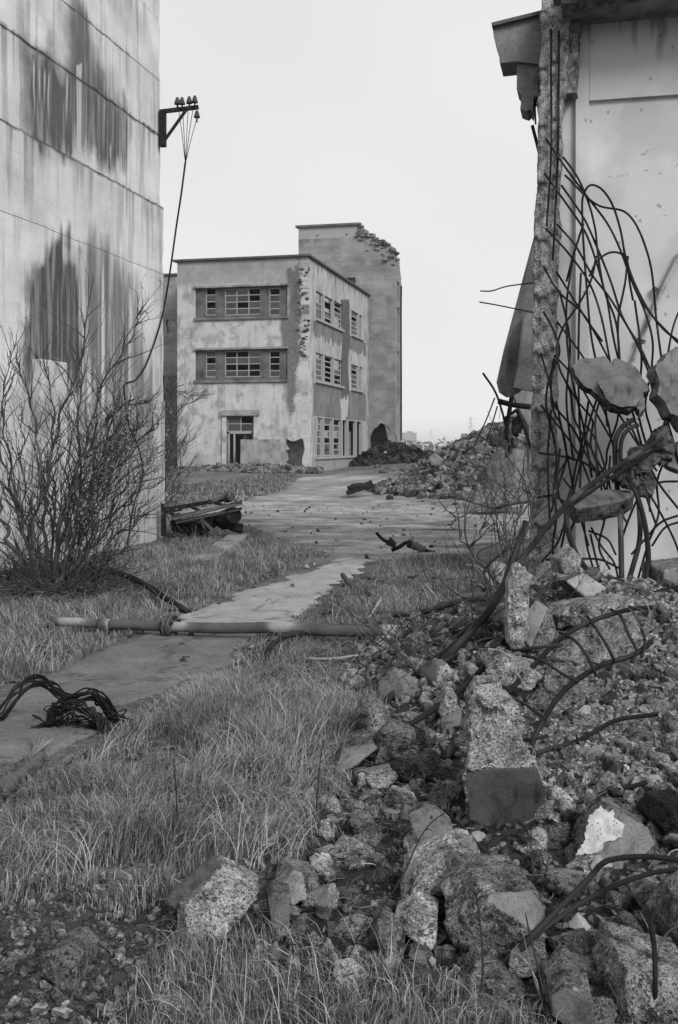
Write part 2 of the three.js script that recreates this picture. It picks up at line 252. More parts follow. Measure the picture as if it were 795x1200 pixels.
{ // concrete path: a thin sheet with crumbled margins, earth trodden over its near end
  const t = tex(720, 720, (u, v) => { const n = f2(u * 10, v * 10, 5, 10), g = f2(u * 120, v * 120, 3, 120); let c = 0.62 + 0.3 * (n - 0.5) + 0.34 * (g - 0.5), e = 0.4 * n + 0.5 * g; for (const [N, q] of [[120, 0.3], [60, 0.12], [30, 0.05]]) { const [a, , id] = cells(N, u, v); if ((id * 9.7) % 1 < q) { const k = sst(0.34, 0.2, a); c = mix(c, 0.25 + 0.75 * id, k * 0.8); e += 0.35 * k; } } return [clamp(c, 0.15, 1), e * 0.8]; });
  const pathTone = (x, z) => {
    const u = (x + 9) / 12, v = (z + 16) / 12, n = f2(u * 40, v * 40, 5), earth = sst(0.38, 0.56, f2(u * 9 + 3, v * 9 + 6, 5) * 0.6 + 0.4 * sst(-0.9, 0.5, sdPoly(x, z, ZNEAR))); let c = mix(0.275 + 0.10 * (n - 0.5), 0.13 + 0.08 * (n - 0.5), earth);
    if (Math.abs(f2(x * 1.1 + 30, z * 1.1 + 14, 5) - 0.5) < 0.012) c *= 0.6; return c;
  };
  const st = 0.04, C = [], P = [], U = [], I = [], key = new Map();
  const vert = (i, j) => { const k = i * 10000 + j; if (!key.has(k)) { const x = -9 + i * st, z = -16 + j * st; key.set(k, P.length / 3); const e = sst(-0.05, 0.2, sdPoly(x, z, ZPATH) + (f2(x * 3 + 2, z * 3 + 7, 4) - 0.5) * 0.45); P.push(x, Hs(x, z) + (H(x, z) - Hs(x, z)) * 0.5 + 0.032 * e - 0.018, z); U.push(x / 1.6, z / 1.6); const c = pathTone(x, z) / 0.6; C.push(c, c, c); } return key.get(k); };
  for (let i = 0; i < 300; i++) for (let j = 0; j < 300; j++) { const x = -9 + (i + 0.5) * st, z = -16 + (j + 0.5) * st; if (sdPoly(x, z, ZPATH) + (f2(x * 3 + 2, z * 3 + 7, 4) - 0.5) * 0.45 > -0.05) { const a = vert(i, j), b = vert(i + 1, j), c = vert(i, j + 1), d = vert(i + 1, j + 1); I.push(a, c, b, b, c, d); } }
  const g = new THREE.BufferGeometry(); g.setAttribute('position', new THREE.Float32BufferAttribute(P, 3)); g.setAttribute('uv', new THREE.Float32BufferAttribute(U, 2)); g.setAttribute('color', new THREE.Float32BufferAttribute(C, 3)); g.setIndex(I); g.computeVertexNormals();
  struct('path', g, mat({ ...t, bumpScale: 0.012, vertexColors: true }));
}
console.log('ground');

// ------------------------------------------------------------------ tall concrete building on the left
const XL = G(188, 631).x, ZL = G(188, 631).z;   // its far corner
{
  const Z1 = ZL + 9, yTop = 12, px = (x, y) => { const p = onX(x, y, XL); return [p.z, p.y]; }, P = (l) => l.map(([x, y]) => px(x, y));
  const upper = P([[31, 80], [58, 70], [80, 74], [86, 52], [104, 70], [126, 92], [148, 140], [153, 172], [144, 206], [118, 200], [84, 178], [60, 166], [30, 146]]);
  const crest = P([[78, 6], [90, 8], [112, 58], [128, 88], [112, 92], [80, 76], [74, 40]]);
  const lower = P([[20, 470], [26, 400], [29, 330], [38, 290], [60, 268], [74, 282], [88, 300], [92, 400], [90, 470]]);
  const lower2 = P([[86, 300], [120, 296], [150, 330], [163, 400], [178, 450], [170, 520], [120, 540], [92, 500], [88, 380]]);
  const damp = P([[30, 470], [180, 470], [186, 600], [150, 680], [70, 690], [30, 640]]);
  const patch = P([[40, 420], [70, 424], [72, 500], [66, 540], [44, 545]]);
  const line1 = P([[89, 76], [96, 74], [96, 182], [90, 178]]), drips = [[40, 72, 122], [46, 80, 106], [52, 82, 112], [57, 84, 130], [79, 88, 120], [116, 112, 126], [122, 116, 136], [130, 168, 190]].map(([x, a, b]) => { const p = px(x, a), q = px(x, b); return [p[0], p[1], q[1]]; });
  const drips2 = [[40, 170, 215], [52, 180, 205], [62, 186, 240], [84, 196, 262], [94, 200, 420], [103, 202, 232], [112, 206, 248], [128, 222, 300], [142, 236, 330], [150, 238, 300], [20, 160, 230], [8, 150, 210]].map(([x, a, b]) => { const p = px(x, a), q = px(x, b); return [p[0], p[1], q[1]]; });
  const ys = [0.2, 1.25, 2.35, 3.45, 4.6, 5.77, 7.01, 7.97, 9.04, 10.2, 11.2, yTop];
  const t = tex(720, 850, (u, v) => {
    const z = ZL - 0.6 + u * 9, y = v * yTop, n = f2(u * 22, v * 28, 6), sk = f2(z * 7 + 60, y * 0.55 + 3, 5), sk2 = f2(z * 18 + 20, y * 0.9 + 30, 4), g = f2(u * 300, v * 380, 2), big = f2(z * 0.8 + 9, y * 0.8 + 4, 4);
    let c = 0.53 + 0.28 * (n - 0.5) + 0.2 * (big - 0.5) + 0.06 * (g - 0.5) - 0.16 * sst(0.52, 0.72, sk), e = 0.5 + 0.3 * (n - 0.5) + 0.25 * (g - 0.5);
    if (y > 7.2) c += 0.01;
    const bl = Math.abs(((y * 1.0 / 0.16) % 1) - 0.5); c *= 1 - 0.07 * sst(0.42, 0.5, bl) * sst(0.4, 0.6, f2(z * 1.5, Math.floor(y / 0.16) * 3.7, 3)); e -= 0.12 * sst(0.4, 0.5, bl);
    const wz = (n - 0.5) * 0.35 + (sk2 - 0.5) * 0.3, wy = (f2(z * 2.5 + 9, y * 2.5 + 3, 5) - 0.5) * 0.6, sx = z + wz, sy = y + wy * 0.5 + (f2(z * 6 + 3, 7 + y * 0.4, 4) - 0.5) * 0.55 + (f2(z * 1.4 + 8, y * 1.4 + 2, 5) - 0.5) * 1.0;
    const dk = (p, soft, lvl, k = 1) => { const s = sst(-soft, soft, sdPoly(sx, sy, p)) * k; c = mix(c, lvl * (0.75 + 0.5 * n), clamp(s * (0.72 + 0.45 * sst(0.3, 0.65, sk2)))); };
    dk(upper, 0.26, 0.10, 1); dk(crest, 0.3, 0.13, 0.9); dk(lower, 0.18, 0.07, 1); dk(lower2, 0.4, 0.16, 0.9 * sst(0.25, 0.55, sk)); dk(damp, 0.5, 0.2, 0.6);
    
    { const s = sst(-0.015, 0.02, sdPoly(z + (sk2 - 0.5) * 0.06, y, line1)); c = mix(c, 0.46, s * 0.85); }
    for (const [dz, a, b] of drips) { if (Math.abs(z - dz) > 0.12 || y > a + 0.06 || y < b - 0.3) continue; const w = 0.022 * (1 - 0.6 * clamp((a - y) / (a - b))) , k = sst(w + 0.02, w - 0.005, Math.abs(z - dz + (n2(y * 4, dz * 9) - 0.5) * 0.05)) * sst(a + 0.05, a - 0.1, y) * sst(b - 0.25, b + 0.15, y); c = mix(c, 0.48, k * 0.7); }
    for (const [dz, a, b] of drips2) { if (Math.abs(z - dz) > 0.25 || y < b - 0.6) continue; const w = 0.05, k = sst(w + 0.05, w - 0.03, Math.abs(z - dz + (n2(y * 3, dz * 9) - 0.5) * 0.12)) * sst(b - 0.5, b + 0.4, y) * (y < 5.74 ? 1 : 0); c = mix(c, 0.46, k * 0.55 * sst(0.3, 0.6, sk2)); }
    // lime runs and dirt along the cast joints, with the ledge shadow painted in
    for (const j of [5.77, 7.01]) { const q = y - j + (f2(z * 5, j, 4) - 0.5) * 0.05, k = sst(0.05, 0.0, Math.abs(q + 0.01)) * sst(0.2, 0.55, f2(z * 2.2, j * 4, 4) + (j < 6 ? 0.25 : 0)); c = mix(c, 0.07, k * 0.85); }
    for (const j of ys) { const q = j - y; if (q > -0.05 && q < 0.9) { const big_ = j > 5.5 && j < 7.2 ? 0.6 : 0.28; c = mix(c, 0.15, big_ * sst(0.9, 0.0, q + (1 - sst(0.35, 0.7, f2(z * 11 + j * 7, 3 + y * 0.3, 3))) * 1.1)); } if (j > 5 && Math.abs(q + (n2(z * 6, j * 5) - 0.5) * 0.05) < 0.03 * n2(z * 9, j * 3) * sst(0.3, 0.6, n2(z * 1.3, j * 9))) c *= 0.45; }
    return [clamp(c, 0.04, 0.68), e];
  }, THREE.MirroredRepeatWrapping);
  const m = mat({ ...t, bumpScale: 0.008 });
  const th = thing('concrete_building', V(XL - 1, 0, (ZL + Z1) / 2), 'tall windowless concrete building with dark water stains and cast joints', 'building');
  const uvw = (g) => { const p = g.attributes.position, u = g.attributes.uv, nn = g.attributes.normal; for (let i = 0; i < p.count; i++) u.setXY(i, ((Math.abs(nn.getX(i)) > 0.5 ? p.getZ(i) : p.getX(i) - XL + ZL) - ZL + 0.6) / 9, p.getY(i) / yTop); return g; };
  part(th, 'core', box(XL - 5, XL - 0.06, -0.3, yTop - 0.05, ZL + 0.06, Z1 - 0.06), mCast);
  let y0 = -0.3;
  ys.forEach((y1, i) => { // one cast lift after another, each a wavy sheet a hair out of line with its neighbours
    const proud = y1 <= 5.8 ? 0.06 : 0.0, o = proud + (y1 > 5.9 ? rr(-0.003, 0.003) : 0), gap = y1 > 5.5 && y1 < 9.1 ? 0.008 : 0.0005, lx = XL - 0.06, nz = 120, g = new THREE.BoxGeometry(0.06 + o, y1 - y0 - gap * 2, Z1 - ZL, 1, 5, nz);
    g.translate(lx + (0.06 + o) / 2, (y0 + y1) / 2, (ZL + Z1) / 2);
    const p = g.attributes.position, top = y1 - gap - 1e-3, bot = y0 + gap + 1e-3;
    for (let k = 0; k < p.count; k++) { const z = p.getZ(k), y = p.getY(k); let dx = 0, dy = 0; if (p.getX(k) > lx + 0.01) dx = (f2(z * 1.3 + 9, y * 1.3 + 5, 4) - 0.5) * 0.02; if (i < ys.length - 1 && y > top) dy = (f2(z * 2.2, i * 7 + 3, 4) - 0.5) * 0.03; else if (i && y < bot) dy = (f2(z * 2.2, (i - 1) * 7 + 3, 4) - 0.5) * 0.03; if (z < ZL + 0.03 && p.getX(k) > lx + 0.01) dx -= 0.02 * Math.max(0, f2(y * 6, 4, 3) - 0.45) * 4; p.setXYZ(k, p.getX(k) + dx, y + dy, z); }
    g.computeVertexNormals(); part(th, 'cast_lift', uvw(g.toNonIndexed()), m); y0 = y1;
  });
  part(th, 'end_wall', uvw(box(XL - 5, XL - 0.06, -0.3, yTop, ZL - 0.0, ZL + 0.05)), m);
  { const a = onX(40, 500, XL + 0.1), b = onX(70, 500, XL + 0.1), yt = onX(55, 423, XL + 0.1).y; const g = new RoundedBoxGeometry(0.16, yt + 0.3, b.z - a.z > 0 ? b.z - a.z : a.z - b.z, 2, 0.02); g.translate(XL + 0.145, (yt - 0.3) / 2, (a.z + b.z) / 2); one('concrete_post', boxUV(g, 1 / 3), tint(mCast, 1.35), 'pale square concrete post standing against the stained wall behind the shrub', 'post'); }
  part(th, 'corner_strip', box(XL - 0.02, XL + 0.075, 0.0, 2.4, ZL - 0.03, ZL + 0.09), tint(mCast, 1.25));
}
console.log('left wall');

// ------------------------------------------------------------------ derelict three-storey office block and its stair tower
const K = W(361, 554, 66), XK = K.x, ZK = K.z;
const front = (px, py) => { const p = onZ(px, py, ZK); return [p.x, p.y]; };
const side = (px, py) => { const p = onX(px, py, XK); return [-p.z, p.y]; };
const rect = (a, b) => [[a[0], b[1]], [b[0], b[1]], [b[0], a[1]], [a[0], a[1]]];
const ragged = (l, st, amp, seed) => { const o = []; l.forEach((a, i) => { const b = l[(i + 1) % l.length], n = Math.max(1, Math.round(Math.hypot(b[0] - a[0], b[1] - a[1]) / st)); for (let k = 0; k < n; k++) { const t = k / n, e = k ? amp : amp * 0.4; o.push([mix(a[0], b[0], t) + (n2(o.length * 1.37, seed) - 0.5) * e * 2, mix(a[1], b[1], t) + (n2(o.length * 1.71, seed + 50) - 0.5) * e * 2]); } }); return o; };
function sheet(outline, holes, th) { const s = new THREE.Shape(outline.map(([x, y]) => new THREE.Vector2(x, y))); for (const h of holes) s.holes.push(new THREE.Path(h.map(([x, y]) => new THREE.Vector2(x, y)))); const g = new THREE.ExtrudeGeometry(s, { depth: th, bevelEnabled: false }); g.clearGroups(); return g; }
const uvFit = (g, u0, u1, v0, v1) => { const p = g.attributes.position, u = g.attributes.uv; for (let i = 0; i < p.count; i++) u.setXY(i, (p.getX(i) + p.getZ(i) - u0) / (u1 - u0), (p.getY(i) - v0) / (v1 - v0)); return g; };
const asFront = (g, z, th) => g.translate(0, 0, z - th), asSide = (g, x, th) => g.rotateY(Math.PI / 2).translate(x - th, 0, 0);
const mGlass = new THREE.MeshPhysicalMaterial({ color: grey(0.9), transmission: 1, thickness: 0, roughness: 0.06, ior: 1.5 });
const mGlassDirty = mat({ color: grey(0.07), roughness: 0.4, specularIntensity: 0.5 });
const mFrame = mat({ color: grey(0.3), roughness: 0.8 });
const mBlack = mat({ color: grey(0.035) });
// one window: frame bars, then panes; (a, b) run along the wall, face = how far behind the wall plane; facing z or x
function windowPart(th, facing, plane, a0, a1, y0, y1, cols, rows, back, gone = 0.25, bar = 0.055) {
  const at = facing === 'z' ? V((a0 + a1) / 2, y0, plane - back) : V(plane - back, y0, -(a0 + a1) / 2), w = subgroup(th, 'window', at), L = [];
  const pt = (a, y, o) => (facing === 'z' ? V(a, y, plane - back + o) : V(plane - back + o, y, -a));
  const bx = (u0, u1, v0, v1, o0, o1) => { const p = pt(u0, v0, o0), q = pt(u1, v1, o1); return box(Math.min(p.x, q.x), Math.max(p.x, q.x), Math.min(p.y, q.y), Math.max(p.y, q.y), Math.min(p.z, q.z), Math.max(p.z, q.z)); };
  for (let i = 0; i <= cols; i++) { const a = mix(a0, a1, i / cols), e = i === 0 ? [0, bar] : i === cols ? [-bar, 0] : [-bar / 2, bar / 2]; L.push(bx(a + e[0], a + e[1], y0, y1, 0, 0.05)); }
  for (let j = 0; j <= rows; j++) { const y = mix(y0, y1, j / rows), e = j === 0 ? [0, bar] : j === rows ? [-bar, 0] : [-bar / 2, bar / 2]; if (j && j < rows && rnd() < 0.06) continue; for (let i = 0; i < cols; i++) L.push(bx(mix(a0, a1, i / cols) + bar / 2, mix(a0, a1, (i + 1) / cols) - bar / 2, y + e[0], y + e[1], 0.004, 0.046)); }
  part(w, 'frame', merge(L), mFrame);
  for (let i = 0; i < cols; i++) for (let j = 0; j < rows; j++) { if (rnd() < gone) continue; part(w, 'pane', bx(mix(a0, a1, i / cols) + bar * 0.5, mix(a0, a1, (i + 1) / cols) - bar * 0.5, mix(y0, y1, j / rows) + bar * 0.5, mix(y0, y1, (j + 1) / rows) - bar * 0.5, 0.02, 0.026), rnd() < 0.4 ? mGlassDirty : mGlass); }
  return w;
}
{
  const fL = front(208, 540)[0], yTop = front(361, 301)[1], zFar = side(432, 540)[0], base = -0.4;
  const B = thing('office_block', V((fL + XK) / 2, 0, ZK - 6), 'derelict three-storey block of flaking render with dark window bands', 'building');
  const band1 = [front(229, 374), front(337, 334)], band2 = [front(229, 447), front(337, 408)], door = [front(266, 548), front(298, 487)], gap = ragged(rect(front(336, 549), front(356, 515)), 0.25, 0.12, 5);
  // render on the front: light, with bare patches that drop from the broken corner
  const fw = XK - fL, P = (l) => l.map(([x, y]) => front(x, y));
  const bare = P([[336, 372], [344, 366], [352, 330], [358, 332], [358, 420], [354, 450], [350, 478], [346, 488], [342, 470], [340, 440], [337, 400]]), bareTop = P([[340, 316], [346, 312], [352, 318], [358, 305], [360, 372], [352, 372], [345, 350]]), grimeTop = P([[206, 300], [362, 297], [362, 312], [345, 334], [206, 334]]), dado = P([[200, 532], [265, 532], [265, 560], [200, 560]]);
  const tF = tex(760, 1060, (u, v) => {
    const x = fL + u * fw, y = base + v * (yTop - base), n = f2(x * 1.6 + 40, y * 1.6 + 20, 6), g = f2(u * 220, v * 320, 3), sk = f2(x * 5 + 80, y * 0.6, 4), fl = f2(x * 2.2 + 9, y * 2.2 + 70, 5);
    let c = 0.44 + 0.24 * (n - 0.5) + 0.10 * (g - 0.5) - 0.11 * sst(0.5, 0.75, sk), e = 0.6 + 0.2 * (n - 0.5) + 0.2 * g;
    const fm = fl + (g - 0.5) * 0.22; c = mix(c, 0.46, sst(0.5, 0.74, fm) * 0.7); c = mix(c, 0.21, sst(0.5, 0.28, fm) * 0.6); { const [a_, , id_] = cells(90, u, v); if (id_ > 0.95) c *= 1 - 0.5 * sst(0.3, 0.1, a_); }
    const wx = x + (n - 0.5) * 0.5, wy = y + (fl - 0.5) * 0.9;
    c = mix(c, 0.25 + 0.14 * (n - 0.5), sst(-0.15, 0.25, sdPoly(wx, wy, grimeTop)) * 0.75);
    for (const p of [bare, bareTop]) { const s = sst(-0.10, 0.12, sdPoly(wx + (g - 0.5) * 0.35, wy, p)) * (0.75 + 0.5 * (n - 0.3)); c = mix(c, 0.10 + 0.14 * (g - 0.5) + 0.16 * (n - 0.5), s); e -= 0.3 * s; }
    c = mix(c, 0.24, sst(-0.1, 0.1, sdPoly(wx, y + (n - 0.5) * 0.5, dado)) * 0.4);
    return [clamp(c, 0.05, 0.62), e];
  }, THREE.ClampToEdgeWrapping);
  const mF = mat({ ...tF, bumpScale: 0.02 });
  const notch = ragged([[fL, base], [XK, base], [XK, yTop], [fL, yTop]], 40, 0.0, 3);
  part(B, 'front_wall', asFront(uvFit(sheet(notch, [rect(...band1), rect(...band2), rect(...door), gap], 0.35), fL, XK, base, yTop), ZK, 0.35), mF);
  // dark bands with their piers, sills and hoods
  const mBand = mat({ ...TXcast, bumpScale: 0.008, color: grey(0.36) });
  for (const [b, wy0, wy1] of [[band1, 369.5, 337], [band2, 442, 410.5]]) {
    const ws = [[240.6, 253], [263, 305], [315, 328]].map(([a, c]) => [front(a, wy0), front(c, wy1)]);
    const g = sheet(rect(b[0], b[1]), ws.map((w) => rect(...w)), 0.2); part(B, 'window_band', asFront(uvFit(g, 0, 3, 0, 3), ZK - 0.1, 0.2), mBand);
    ws.forEach((w, i) => windowPart(B, 'z', ZK, w[0][0], w[1][0], w[0][1], w[1][1], i === 1 ? 3 : 1, 4, 0.2, 0.3));
    part(B, 'sill', box(b[0][0] - 0.05, b[1][0] + 0.05, b[0][1] - 0.10, b[0][1] + 0.05, ZK - 0.08, ZK + 0.12), tint(mCast, 0.5));
    part(B, 'hood', box(b[0][0] - 0.08, b[1][0] + 0.08, b[1][1] - 0.02, b[1][1] + 0.10, ZK - 0.08, ZK + 0.16), tint(mCast, 0.8));
  }
  // doorway
  const dt = front(266, 506)[1], mSur = tint(mCast, 1.35);
  part(B, 'door_jamb', box(door[0][0] - 0.28, door[0][0], base, door[1][1], ZK - 0.1, ZK + 0.10), mSur); part(B, 'door_jamb', box(door[1][0], door[1][0] + 0.26, base, door[1][1], ZK - 0.1, ZK + 0.10), mSur);
  part(B, 'door_hood', box(door[0][0] - 0.35, door[1][0] + 0.35, door[1][1], door[1][1] + 0.34, ZK - 0.1, ZK + 0.2), tint(mCast, 0.85));
  windowPart(B, 'z', ZK, door[0][0], door[1][0], dt, door[1][1], 2, 2, 0.15, 0.2);
  part(B, 'door_frame', merge([box(door[0][0] + 0.02, door[0][0] + 0.14, base, dt, ZK - 0.2, ZK - 0.1), box(door[1][0] - 0.14, door[1][0] - 0.02, base, dt, ZK - 0.2, ZK - 0.1), box(door[0][0] + 0.02, door[1][0] - 0.02, dt - 0.12, dt - 0.002, ZK - 0.2, ZK - 0.1), box(front(273, 540)[0], front(275, 540)[0], base, dt - 0.12, ZK - 0.2, ZK - 0.12)]), mFrame);
  part(B, 'door_leaf', box(front(280, 540)[0], front(287, 540)[0], base, dt - 0.15, ZK - 0.9, ZK - 0.84), tint(mCast, 0.6));
  // side wall
  const zs0 = side(361, 540)[0], col = [side(370.5, 540)[0], side(401.5, 540)[0], side(412, 540)[0], side(425, 540)[0]];
  const yy = (px, py) => side(px, py)[1], h1 = [yy(370, 373), yy(370, 340)], h2 = [yy(370, 446), yy(370, 412.5)], h0 = [yy(370, 536), yy(370, 489)];
  const holes = []; for (const h of [h1, h2]) holes.push(rect([col[0], h[0]], [col[1], h[1]]), rect([col[2], h[0]], [col[3], h[1]])); holes.push(rect([col[0], h0[0]], [col[3], h0[1]]));
  const scar = [side(401, 352), side(411, 352), side(412, 400), side(409, 420), side(411, 468), side(402, 474), side(401, 430), side(403, 400)], drop = [side(400.5, 466), side(410, 466), side(409, 488), side(402, 492)];
  const sw = zFar - zs0, drips = []; for (let i = 0; i < 26; i++) drips.push([rr(zs0 + 0.4, zFar), rr(0.25, 1.3), rr(0.06, 0.2)]);
  const tS = tex(800, 800, (u, v) => {
    const a = zs0 + u * sw, y = base + v * (yTop - base), n = f2(a * 1.5 + 30, y * 1.5 + 60, 6), g = f2(u * 280, v * 220, 3), sk = f2(a * 6 + 10, y * 0.7, 4), fl = f2(a * 2 + 9, y * 2 + 20, 5);
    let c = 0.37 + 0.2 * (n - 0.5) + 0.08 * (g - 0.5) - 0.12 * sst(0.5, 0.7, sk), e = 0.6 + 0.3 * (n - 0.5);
    const pan = Math.max(sst(0, 0.08, Math.min(h1[0] - 0.12 - y + (n - 0.5) * 0.1, y - (h2[1] + 0.95 + (fl - 0.5) * 1.1))), sst(0, 0.08, Math.min(h2[0] - 0.12 - y, y - (h0[1] + 0.02)))) * sst(col[0] - 0.45, col[0] - 0.3, a) * sst(zFar - 0.5, zFar - 0.65, a);
    c = mix(c, 0.165 + 0.12 * (n - 0.5) + 0.08 * (g - 0.5), pan);
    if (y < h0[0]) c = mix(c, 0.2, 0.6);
    for (const [da, len, w] of drips) { if (Math.abs(a - da) > 0.4 || y < yTop - len) continue; const k = sst(w, w * 0.3, Math.abs(a - da + (n2(y * 3, da) - 0.5) * 0.15)) * sst(yTop - len, yTop - len * 0.4, y); c = mix(c, 0.12, k * 0.75); }
    { const s = sst(-0.06, 0.06, sdPoly(a + (n - 0.5) * 0.5, y, scar)); c = mix(c, 0.07 + 0.06 * g, s); e -= 0.4 * s; } { const s = sst(-0.06, 0.06, sdPoly(a + (n - 0.5) * 0.3, y + (fl - 0.5), drop)); c = mix(c, 0.46, s * 0.8); }
    return [clamp(c, 0.04, 0.64), e];
  }, THREE.ClampToEdgeWrapping);
  const gs = uvFit(sheet([[zs0 + 0.36, base], [zFar, base], [zFar, yTop - 0.003], [zs0 + 0.36, yTop - 0.003]], holes, 0.35), zs0, zFar, base, yTop);
  part(B, 'side_wall', asSide(gs, XK - 0.004, 0.35), mat({ ...tS, bumpScale: 0.02 }));
  for (const h of [h1, h2]) {
    const q = (col[1] - col[0]); for (const [a0, a1] of [[col[0] + 0.02, col[0] + q * 0.26], [col[0] + q * 0.30, col[0] + q * 0.62], [col[0] + q * 0.66, col[1] - 0.02], [col[2] + 0.02, mix(col[2], col[3], 0.62)], [mix(col[2], col[3], 0.7), col[3] - 0.02]]) windowPart(B, 'x', XK, a0, a1, h[0] + 0.05, h[1], 1, 5, 0.16, 0.4, 0.075);
    for (const f of [0.28, 0.64]) part(B, 'mullion', box(XK - 0.2, XK + 0.03, h[0], h[1], -(col[0] + q * f) - 0.11, -(col[0] + q * f) + 0.11), mFrame);
    part(B, 'mullion', box(XK - 0.2, XK + 0.03, h[0], h[1], -mix(col[2], col[3], 0.66) - 0.14, -mix(col[2], col[3], 0.66) + 0.14), mFrame);
    for (const [a, b] of [[0, 1], [2, 3]]) part(B, 'sill', box(XK - 0.1, XK + 0.14, h[0] - 0.12, h[0] + 0.03, -col[b] - 0.12, -col[a] + 0.12), mFrame);
  }
  { const a0 = col[0], a1 = col[3], q = a1 - a0; for (const [f, k, cols] of [[0.02, 0.12, 1], [0.15, 0.30, 1], [0.34, 0.49, 1], [0.52, 0.62, 0], [0.66, 0.8, 0], [0.86, 0.98, 0]]) { if (cols) windowPart(B, 'x', XK, a0 + q * f, a0 + q * k, h0[0] + 0.05, h0[1], 1, 6, 0.16, 0.4, 0.08); }
    for (const f of [0.0, 0.135, 0.32, 0.51, 0.64, 0.84, 0.985]) part(B, 'mullion', box(XK - 0.2, XK + 0.04, h0[0], h0[1], -(a0 + q * f) - 0.12, -(a0 + q * f) + 0.12), mFrame);
    part(B, 'board', box(XK - 0.25, XK - 0.21, h0[0], h0[1] - 0.3, -(a0 + q * 0.6), -(a0 + q * 0.52)), tint(mCast, 0.8)); part(B, 'board', box(XK - 0.4, XK - 0.36, h0[0], mix(h0[0], h0[1], 0.7), -(a0 + q * 0.83), -(a0 + q * 0.73)), tint(mCast, 0.5));
    part(B, 'sill', box(XK - 0.1, XK + 0.12, h0[0] - 0.12, h0[0] + 0.02, -a1 - 0.1, -a0 + 0.1), mFrame); }
  part(B, 'corner_pilaster', box(XK - 0.02, XK + 0.07, base, yy(363, 415), -(zs0 + 0.6), -(zs0 + 0.18)), mSur);
  part(B, 'corner_pilaster', box(XK - 0.02, XK + 0.06, base, yTop - 1.2, -(zFar - 0.05), -(zFar - 0.5)), tint(mCast, 0.9));
  // carcass behind the facades: back and far walls, floors, roof with its thin dark coping
  const zb = -zFar, mIn = mCast;
  part(B, 'back_wall', box(fL, XK - 0.36, base, yTop - 0.01, zb, zb + 0.3), mIn); part(B, 'far_wall', box(fL + 0.002, fL + 0.3, base, yTop - 0.01, zb + 0.3, ZK - 0.36), mIn);
  for (const y of [mix(h2[0], h0[1], 0.5), mix(h1[0], h2[1], 0.5)]) part(B, 'floor_slab', box(fL + 0.31, XK - 0.36, y - 0.15, y + 0.15, zb + 0.31, ZK - 0.36), mIn);
  part(B, 'ground_floor', box(fL + 0.31, XK - 0.36, base, 0.02, zb + 0.31, ZK - 0.36), mIn);
  part(B, 'partition', box(fL + 0.31, XK - 0.4, 0.02, yTop - 0.5, ZK - 5.2, ZK - 5.0), mIn);
  part(B, 'roof', box(fL + 0.01, XK - 0.01, yTop - 0.02, yTop + 0.02, zb, ZK - 0.01), mIn);
  part(B, 'coping', merge([box(fL - 0.25, XK + 0.18, yTop + 0.022, yTop + 0.14, ZK - 0.4, ZK + 0.2), box(XK - 0.4, XK + 0.18, yTop + 0.022, yTop + 0.14, zb, ZK - 0.402)]), tint(mCast, 0.28));
  // broken brickwork at the near corner
  const mBrk = [0.4, 0.6, 0.85].map((k) => tint(mAgg, k));
  for (let i = 0; i < 80; i++) { const up = i % 2, py = up ? rr(312, 362) : rr(372, 420), px = up ? rr(351, 361) : rr(349, 361), s = rr(0.05, 0.19), [x, y] = front(px, py), g = rockGeo({ planes: rplanes(9), detail: 3, rough: 0.1, freq: 3, seed: i * 1.9 }); g.scale(s, s * 0.7, s * 0.7); g.translate(Math.min(x, XK - 0.02), y, ZK - rr(0.02, 0.1)); part(B, 'broken_brickwork', g, mBrk[i % 3]); }
  // concrete screen in front of the door
  one('concrete_screen', box(front(289, 540)[0], front(334, 540)[0], 0.0, front(289, 515)[1], ZK + 0.9, ZK + 1.15), tint(mCast, 0.85), 'low plain concrete screen wall beside the office doorway', 'wall');
}
